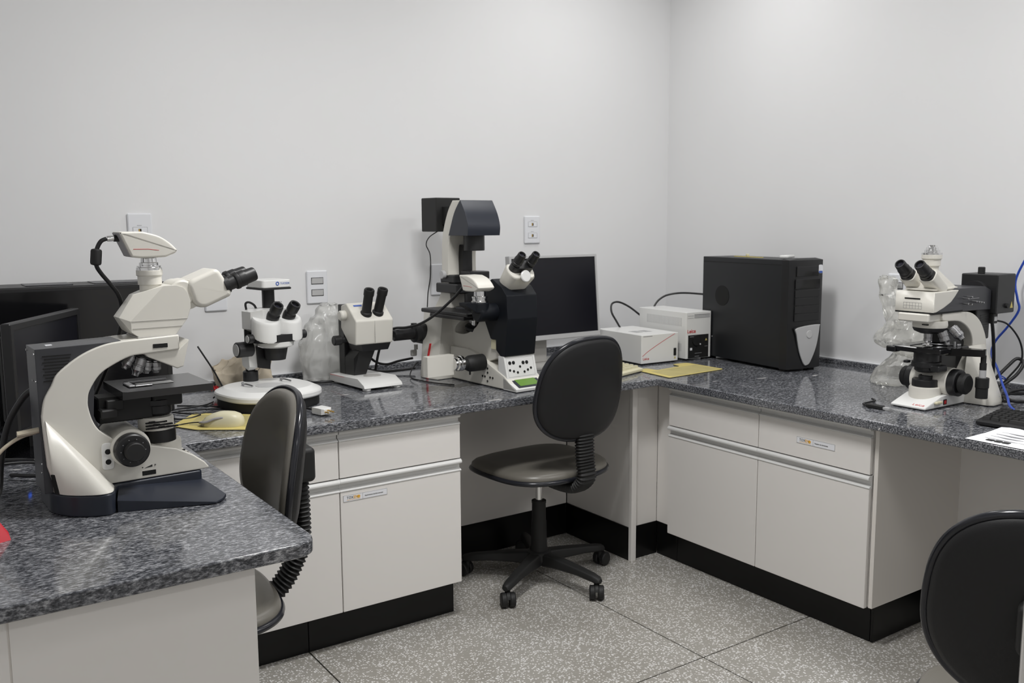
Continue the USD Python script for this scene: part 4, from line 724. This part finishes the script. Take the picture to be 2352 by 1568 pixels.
# ---------------------------------------------------------------- black computer tower on the right worktop
pc = thing('computer_tower', 'black computer tower with a silver shield on its front, on the right worktop', 'computer', (-.3698, -1.080, H), -6.23)
obj('case', box(.002, .19, .045, .53, .012, .452, .002), 'pcb', pc, smooth=20); fb = obj('front_bezel', hull([(x, y, z) for x, y in ((0, .048), (.004, .012), (.05, 0), (.145, 0), (.19, .012), (.194, .048)) for z in (.010, .450)], [(x, y, .457) for x, y in ((.008, .048), (.05, .012), (.145, .012), (.186, .048))]), 'black', pc, smooth=20)
obj('feet', [box(x, x+.03, y, y+.03, 0, .013) for x in (.015, .15) for y in (.03, .48)], 'blackr', pc)
sh = [(.037, .176), (.10, .186), (.163, .188), (.167, .178), (.152, .10), (.122, .038), (.103, .024), (.085, .030), (.06, .08), (.042, .15)]
sp = obj('silver_shield', exty(np.array(crom(sh, 4, True)), -.006, .004, .0025), 'silver', fb, 'silver shield with the power button'); obj('shield_rim', exty(np.array(crom([(x+(x-.103)*.10, z+(z-.12)*.07) for x, z in sh], 4, True)), -.0015, .004), 'gloss', fb)
obj('power_button', [cyl((.108, -.005, .150), (.108, -.0085, .150), .0155, n=30, c=.001)], 'plateg', fb)
obj('drive_bay', [box(.035, .155, -.0012, .002, .385, .425, .001)], 'gloss', fb); obj('drive_bay', [box(.03, .165, -.0012, .002, .335, .374, .001), box(.04, .15, -.002, 0, .362, .3645)], 'gloss', fb)
for k in range(4): obj('bay_cover', [box(.03, .165, -.0010, .002, .205+.032*k, .234+.032*k, .0008)], 'black', fb)
obj('badge', [exty(rpoly([(.158, .395), (.182, .395), (.182, .430), (.158, .430)], .009, 4), .0035, .008)], 'plate', fb, 'pale blue oval sticker'); obj('badge_mark', [exty(rpoly([(.160, .396), (.180, .396), (.180, .405), (.160, .405)], .004, 3), .0028, .006)], 'blueink', fb)
obj('round_vent', [cyl((.0018, .40, .285), (.0008, .40, .285), .044, n=40)], 'hole', pc); obj('side_latch', [box(-.002, .003, .478, .500, .115, .205, .001), box(-.003, .0, .482, .496, .125, .195, .001)], 'steel', pc); obj('panel_seam', box(.0008, .003, .05, .525, .430, .4316), 'hole', pc)
obj('side_screw', [cyl((.0025, .46, .10), (.001, .46, .10), .003, n=10)], 'inkg', pc)
w = thing('white_box', 'small white rounded box lying on top of the black tower', 'box', (-.275, -.985, H+.457), 20); obj('body', ext(rpoly([(-.045, -.02), (.045, -.02), (.045, .02), (-.045, .02)], .012, 4), 0, .010, .003, 2, 'z'), 'white', w)
w = thing('yellow_strap', 'flat yellow strap with a small clip lying on top of the black tower', 'strap', (-.25, -.76, H+.452), 80); obj('strap', [box(-.09, .09, -.008, .008, 0, .003, .001)], 'yellow', w); obj('clip', [box(.0, .014, -.006, .006, .003, .014, .002)], 'mouse', w)
# ---------------------------------------------------------------- papers and mouse
p = thing('printed_sheet', 'white printed sheet with small dark bars at the right worktop edge', 'paper'); n = 24
g = [(-.884+.20*i/n, -2.103-.297*j/12, H+.0012+.016*max(0, i/n-.55)**1.3*(1+.5*math.sin(j))+.003*math.sin(i/n*3)*math.sin(j*.8+.5)**2) for i in range(n+1) for j in range(13)]
fcs = [(i*13+j, i*13+j+1, (i+1)*13+j+1, (i+1)*13+j) for i in range(n) for j in range(12)]
sheet = trimesh.Trimesh(np.array(g), np.vstack([[(a, b, c), (a, c, d)] for a, b, c, d in fcs]), process=False); low = sheet.copy(); low.apply_translation((0, 0, -.0004)); low.invert()
obj('sheet', [sheet, low], 'paper', p, smooth=60)
obj('dark_bars', [box(-.862+.0, -.846, -2.150-.022*k, -2.168-.022*k, H+.0026, H+.0038) for k in range(3)], 'ink', p); obj('text_lines', [box(-.835+.03*k, -.8345+.03*k, -2.38, -2.135, H+.0012, H+.0036+.0007*k) for k in range(4)], 'inkg', p)
mp = thing('mouse_pad', 'yellow mouse pad with an olive centre under the ivory mouse', 'mouse pad'); mq = [(-2.655, -.632), (-2.610, -.725), (-2.415, -.865), (-2.30, -.70), (-2.545, -.478)]
obj('pad', ext(rpoly(mq, .008, 3), H+.0018, H+.0034, 0, 1, 'z'), 'yellow', mp); obj('rubber_backing', ext(rpoly(mq, .008, 3), H, H+.0018, 0, 1, 'z'), 'blackr', mp); obj('printed_field', ext(rpoly([(-2.612, -.648), (-2.575, -.705), (-2.42, -.81), (-2.35, -.69), (-2.535, -.520)], .02, 4), H+.0034, H+.0037, 0, 1, 'z'), 'yellowd', mp)
mo = thing('computer_mouse', 'yellowed ivory mouse with grey side buttons lying on the yellow mouse pad', 'mouse', (-2.525, -.715, H+.0037), -35)
def mring(s, z, dx=0): q = sup(48, .064*s, .034*s**.8, 2.5); return np.c_[q[:, 0]+dx, q[:, 1], np.full(48, z)]
mb = loft([mring(.97, 0), mring(1, .006), mring(1, .014), mring(.95, .024, .001), mring(.80, .034, .003), mring(.55, .040, .005), mring(.25, .0425, .006)])
v = mb.vertices; v[:, 2] *= 1-.35*np.clip((-v[:, 0]-.005)/.06, 0, 1)**1.4; mb.vertices = v
obj('shell', mb, 'mouse', mo, smooth=60); obj('side_button', tube([(-.066, -.012, .010), (-.052, -.0285, .013), (-.035, -.0325, .017), (-.015, -.0315, .025), (.002, -.029, .0275), (.010, -.0275, .0275)], .0042, 8), 'greyp', mo, 'grey side button', smooth=60)
obj('nose_band', hull(*[mring(s, z)[[i for i in range(48) if mring(1, 0)[i, 0] < -.048]] for s, z in ((1.015, .002), (1.015, .013))]), 'greyp', mo); obj('seam', tube([(-.052, -.012, .0235), (-.03, -.012, .0325), (-.005, -.012, .0395)], .0007, 5), 'greyp', mo)
t = thing('mouse_cable', 'thin dark cable running left from the ivory mouse', 'cable'); obj('cable', tube([(-2.574, -.676, H+.012), (-2.60, -.655, H+.010), (-2.625, -.640, H+.006), (-2.66, -.64, H+.004), (-2.72, -.66, H+.003), (-2.76, -.62, H+.003)], .0019, 6), 'cable', t)
# ---------------------------------------------------------------- plug, cords
pl = thing('mains_plug', 'white mains plug with three brass pins lying on its black cord', 'plug', (-2.214, -.735, H), -76)
obj('body', hull([(x, y, z) for x in (-.028, .02) for y in (-.020, .020) for z in (.004, .024)], [(.028, y, z) for y in (-.013, .013) for z in (.006, .022)], [(-.034, y, z) for y in (-.012, .012) for z in (.006, .022)]), 'white', pl); obj('pin', [cyl((.026, -.010, .014), (.046, -.010, .014), .0024, n=12)], 'gold', pl); obj('pin', [cyl((.026, 0, .018), (.046, 0, .018), .0024, n=12)], 'gold', pl); obj('pin', [cyl((.026, .010, .014), (.046, .010, .014), .0024, n=12)], 'gold', pl)
obj('cord', tube([(-.032, 0, .013), (-.07, .002, .010), (-.12, .006, .006), (-.19, -.02, .005), (-.26, -.10, .005)], .0042, 8), 'cable', pl)
def cord(label, pts, r=.0035, m='cable', cat_='cable', name='cable'):
    t = thing(name, label, cat_); obj('cord', tube([(x, y_, H+z) for x, y_, z in pts], r, 8), m, t, smooth=60); return t
cord('black cord curving on the worktop to the right of the white stereo microscope base', [(-2.03, -.22, .005), (-2.05, -.30, .006), (-2.09, -.38, .030), (-2.12, -.43, .012), (-2.15, -.50, .005)], .0035)
cord('black cord lying along the back between the two stereo microscopes', [(-2.17, -.10, .006), (-2.08, -.13, .006), (-2.0, -.19, .006), (-1.93, -.20, .006), (-1.88, -.20, .006)], .0045)
cord('upper black cord sagging from behind the small stereo microscope to the inverted microscope', [(-1.80, -.16, .13), (-1.775, -.15, .09), (-1.735, -.15, .055), (-1.69, -.155, .043), (-1.64, -.16, .052), (-1.58, -.17, .06)], .005)
cord('lower black cord sagging onto the upstand behind the small stereo microscope', [(-1.86, -.17, .14), (-1.83, -.15, .08), (-1.78, -.14, .035), (-1.72, -.14, .015), (-1.65, -.15, .012), (-1.57, -.17, .018)], .005)
cord('thin dark wire trailing on the worktop left of the inverted microscope', [(-1.585, -.22, .05), (-1.63, -.25, .025), (-1.655, -.29, .004), (-1.655, -.37, .003), (-1.64, -.45, .003), (-1.60, -.53, .003)], .0024)
cord('black lead with a grey tip rising beside the stage of the large microscope', [(-2.475, -.30, .195), (-2.46, -.31, .165), (-2.43, -.315, .11), (-2.405, -.31, .06), (-2.39, -.34, .02), (-2.40, -.42, .004), (-2.50, -.45, .004)], .003)
cord('thin black lead looping over the corner of the cream cloth cover', [(-2.46, -.40, .03), (-2.42, -.39, .055), (-2.37, -.40, .062), (-2.33, -.43, .045), (-2.34, -.47, .02), (-2.37, -.48, .004), (-2.45, -.46, .004), (-2.58, -.42, .004)], .0026)
cord('thin black lead winding between the mouse pad and the cream cloth cover', [(-2.44, -.33, .004), (-2.48, -.37, .004), (-2.54, -.38, .004), (-2.60, -.40, .004), (-2.63, -.46, .004), (-2.62, -.54, .004), (-2.58, -.555, .004), (-2.54, -.53, .006)], .0028)
cord('thin dark lead making a sharp bend before the cream cloth cover', [(-2.60, -.43, .004), (-2.55, -.50, .004), (-2.49, -.50, .004), (-2.43, -.52, .004), (-2.42, -.48, .004), (-2.47, -.40, .004), (-2.56, -.33, .004)], .0026)
cord('thick black cable hanging behind the large microscope and crossing the left edge', [(-3.085, -1.20, .245), (-3.105, -1.19, .225), (-3.135, -1.18, .17), (-3.155, -1.18, .09), (-3.165, -1.20, .03), (-3.19, -1.26, .012), (-3.24, -1.34, .008)], .0075)
t = cord('beige lead plugged into the rear of the large microscope', [(-3.10, -1.335, .176), (-3.13, -1.33, .168), (-3.165, -1.33, .145), (-3.19, -1.33, .11), (-3.22, -1.33, .06), (-3.26, -1.33, .01)], .004, 'beigecable')
obj('connector', [hull(*[np.array([(x, -1.335+.0085*math.cos(a), H+.178+dz+.0065*math.sin(a)) for a in np.arange(10)*.628]) for x, dz in ((-3.094, .002), (-3.135, -.002))])], 'beigecable', t)
cord('black cord coming down behind the dark flat monitor at the left edge', [(-3.13, -.72, .30), (-3.16, -.70, .24), (-3.17, -.70, .16), (-3.15, -.68, .09), (-3.17, -.62, .03), (-3.25, -.55, .006)], .005)
cord('second black cord looping behind the dark flat monitor at the left edge', [(-3.10, -.62, .22), (-3.13, -.60, .20), (-3.17, -.62, .17), (-3.19, -.64, .11), (-3.14, -.62, .05), (-3.10, -.50, .006)], .006)
cord('black cord crossing the worktop at the left edge beside the thick cable', [(-3.30, -1.02, .05), (-3.19, -1.02, .045), (-3.12, -1.0, .04), (-3.07, -.98, .03), (-3.02, -.95, .01)], .004)
t = cord('black lead with a small metal connector before the far right microscope', [(-.60, -1.62, .005), (-.62, -1.645, .005), (-.66, -1.65, .005), (-.70, -1.655, .005), (-.715, -1.68, .006)], .0035)
obj('connector', [box(-.725, -.705, -1.74, -1.68, H+.001, H+.013, .002)], 'blackr', t); obj('metal_tip', box(-.721, -.709, -1.762, -1.74, H+.003, H+.010), 'silver', t)
cord('bright blue network cable hanging down at the right edge', [(-.05, -1.86, .53), (-.05, -1.822, .46), (-.05, -1.797, .39), (-.055, -1.81, .33), (-.06, -1.82, .29), (-.07, -1.79, .23), (-.08, -1.755, .175), (-.10, -1.755, .13), (-.16, -1.81, .09), (-.24, -1.87, .055), (-.33, -1.935, .03), (-.40, -1.98, .015), (-.45, -2.03, .008)], .0042, 'bluecable')
cord('short piece of blue cable emerging behind the black keyboard', [(-.36, -2.06, .012), (-.32, -2.04, .03), (-.26, -2.035, .055), (-.20, -2.04, .07)], .0042, 'bluecable')
cord('thick black cord dropping from the lamp box of the far right microscope', [(-.225, -1.815, .26), (-.20, -1.81, .20), (-.17, -1.80, .12), (-.15, -1.79, .05), (-.15, -1.80, .008)], .006)
cord('thin grey cord curving from the lamp box of the far right microscope', [(-.22, -1.82, .265), (-.17, -1.84, .25), (-.12, -1.86, .19), (-.10, -1.86, .12), (-.12, -1.83, .06), (-.15, -1.80, .01)], .0032)
t = cord('coiled black cords tied with a blue band behind the far right microscope', [(-.20, -1.80, .01), (-.18, -1.81, .05), (-.13, -1.83, .10), (-.10, -1.845, .125), (-.095, -1.865, .11), (-.12, -1.855, .07), (-.17, -1.83, .03), (-.2, -1.84, .008)], .006)
obj('band', aim(trimesh.creation.torus(.013, .002), (-.155, -1.825, H+.062), (.5, -.2, .8)), 'bluecable', t)
cord('loose coil of black cord lying behind the black keyboard', [(-.24+.10*math.cos(a), -1.96+.07*math.sin(a), .008+.006*(a/6.28)+.012*abs(math.sin(a*1.3))) for a in np.arange(0, 15.5, .5)], .005)
# ---------------------------------------------------------------- dark things at the far left
bt_ = thing('computer_tower', 'large black computer tower standing broadside behind the large microscope at the far left', 'computer', (-3.10, -.42, H), 0)
obj('case', box(0, .51, 0, .20, .008, .425, .004), 'black', bt_); obj('side_panel', box(.012, .495, -.003, .002, .02, .412, .001), 'gloss', bt_); obj('feet', [box(x, x+.04, y, y+.03, 0, .01) for x in (.03, .43) for y in (.01, .15)], 'blackr', bt_); obj('top_handle', [box(.11, .24, .04, .16, .425, .428, .001), box(.30, .46, .04, .16, .425, .428, .001)], 'char', bt_)
fm = thing('flat_monitor', 'dark flat monitor with a blue power light, turned away at the far left', 'monitor', (-3.09, -.90, H), 60)
obj('frame', diff(box(0, .44, 0, .025, .070, .365, .003), box(.018, .422, -.01, .004, .092, .347)), 'black', fm); obj('screen', box(.0175, .4225, .0035, .006, .0915, .3475), 'screen', fm); obj('back_shell', box(.05, .39, .025, .06, .10, .33, .01), 'blackr', fm)
obj('power_light', box(.030, .046, -.0012, .001, .076, .086), 'led', fm, 'blue lit power button'); obj('neck', box(.18, .26, .03, .055, .01, .12, .003), 'blackr', fm); obj('foot', ext(rpoly([(.05, -.07), (.36, -.07), (.36, .14), (.05, .14)], .07, 6), 0, .014, .004, 2, 'z'), 'gloss', fm)
r_ = thing('red_pouch', 'corner of a red plastic pouch at the left border of the worktop', 'pouch', (-3.235, -1.455, H), 20); obj('pouch', hull([(-.06, -.05, 0), (.05, -.045, 0), (.055, .04, 0), (-.06, .05, 0)], [(-.04, -.03, .055), (.035, -.01, .05), (.05, .015, .02), (-.03, .03, .06), (.053, -.03, .012)]), 'redcloth', r_)
# ---------------------------------------------------------------- crumpled covers
def crumple(pts, size, amp, freq, seed, it=2):
    m = hull(pts); v, f = trimesh.remesh.subdivide_to_size(m.vertices, m.faces, size); m = trimesh.Trimesh(v, f); m.merge_vertices(); trimesh.smoothing.filter_laplacian(m, iterations=it)
    p = m.vertices; w = np.stack([meshkit.noise(p*freq*.5+k*11.3, seed+k) for k in range(3)], 1)*.09
    r1 = 1-2*abs(2*meshkit.noise((p+w)*freq*[1, 1, .6], seed)-1); r2 = 1-2*abs(2*meshkit.noise((p+w*.6)*freq*[2.3, 2.3, 1.3]+3, seed+5)-1); n2 = meshkit.noise(p*freq*.45+7, seed+3)
    d = r1*amp*.9+r2*amp*.45+(n2-.5)*amp*2.4; v = p+m.vertex_normals*d[:, None]; v[:, 2] = np.maximum(v[:, 2], H+.001); m.vertices = v; return m
def ringpts(spec): return np.array([(cx+rx*math.cos(t), cy+ry*math.sin(t), H+z) for cx, cy, rx, ry, z in spec for t in np.arange(14)*math.pi/7])
c = thing('plastic_cover', 'crumpled translucent plastic dust cover standing against the wall behind the small stereo microscope', 'plastic cover')
cov = crumple(ringpts([(-1.925, -.115, .095, .05, .002), (-1.92, -.115, .105, .06, .09), (-1.905, -.11, .085, .05, .20), (-1.905, -.10, .03, .025, .285)]), .011, .013, 17, 3)
obj('cover', cov, 'bag', c, smooth=16)
c = thing('plastic_cover', 'crumpled clear plastic dust cover on the worktop behind the far right microscope', 'plastic cover')
obj('cover', [crumple(ringpts([(-.235, -1.475, .10, .085, .002), (-.20, -1.50, .05, .055, .05), (-.20, -1.50, .05, .05, .11)]), .011, .010, 20, 5, 4), crumple(ringpts([(-.20, -1.50, .05, .05, .10), (-.21, -1.47, .085, .10, .155), (-.20, -1.49, .09, .09, .20), (-.19, -1.51, .05, .05, .27)]), .011, .011, 18, 9, 4), crumple(ringpts([(-.09, -1.34, .016, .022, .17), (-.075, -1.30, .02, .03, .30), (-.065, -1.29, .02, .03, .36)]), .010, .008, 22, 4, 3)], 'bag2', c, smooth=16)
c = thing('cloth_cover', 'crumpled cream cloth cover with red lettering slumped behind the large microscope stage', 'cloth')
cm = crumple([(-2.478, -.20, H+.110), (-2.47, -.12, H+.125), (-2.382, -.13, H+.148), (-2.34, -.10, H+.160), (-2.287, -.13, H+.172), (-2.228, -.13, H+.155), (-2.225, -.12, H+.02), (-2.24, -.16, H+.03), (-2.28, -.20, H+.015), (-2.36, -.22, H+.001), (-2.40, -.21, H+.001), (-2.43, -.19, H+.05), (-2.30, -.09, H+.002), (-2.40, -.09, H+.005), (-2.33, -.215, H+.09)], .010, .011, 15, 11, 5)
obj('cover', cm, 'cloth', c, smooth=18); obj('lettering', [tube([(-2.412+.009*k+dx*.8, -.212, H+.022+dz*.8) for dx, dz in s_], .003, 6, 0) for k in range(3) for s_ in ([(0, .02), (.004, 0), (.010, .016)], [(0, .009), (.009, .006)])], 'red', c)
# cupboard at the lower right border
obj('side', box(-2.414, -1.90, -3.55, -3.018, .0, 1.10, .002), 'lam', tc); obj('door', box(-2.4326, -2.4145, -3.548, -3.018, .02, 1.09, .002), 'lam', tc)
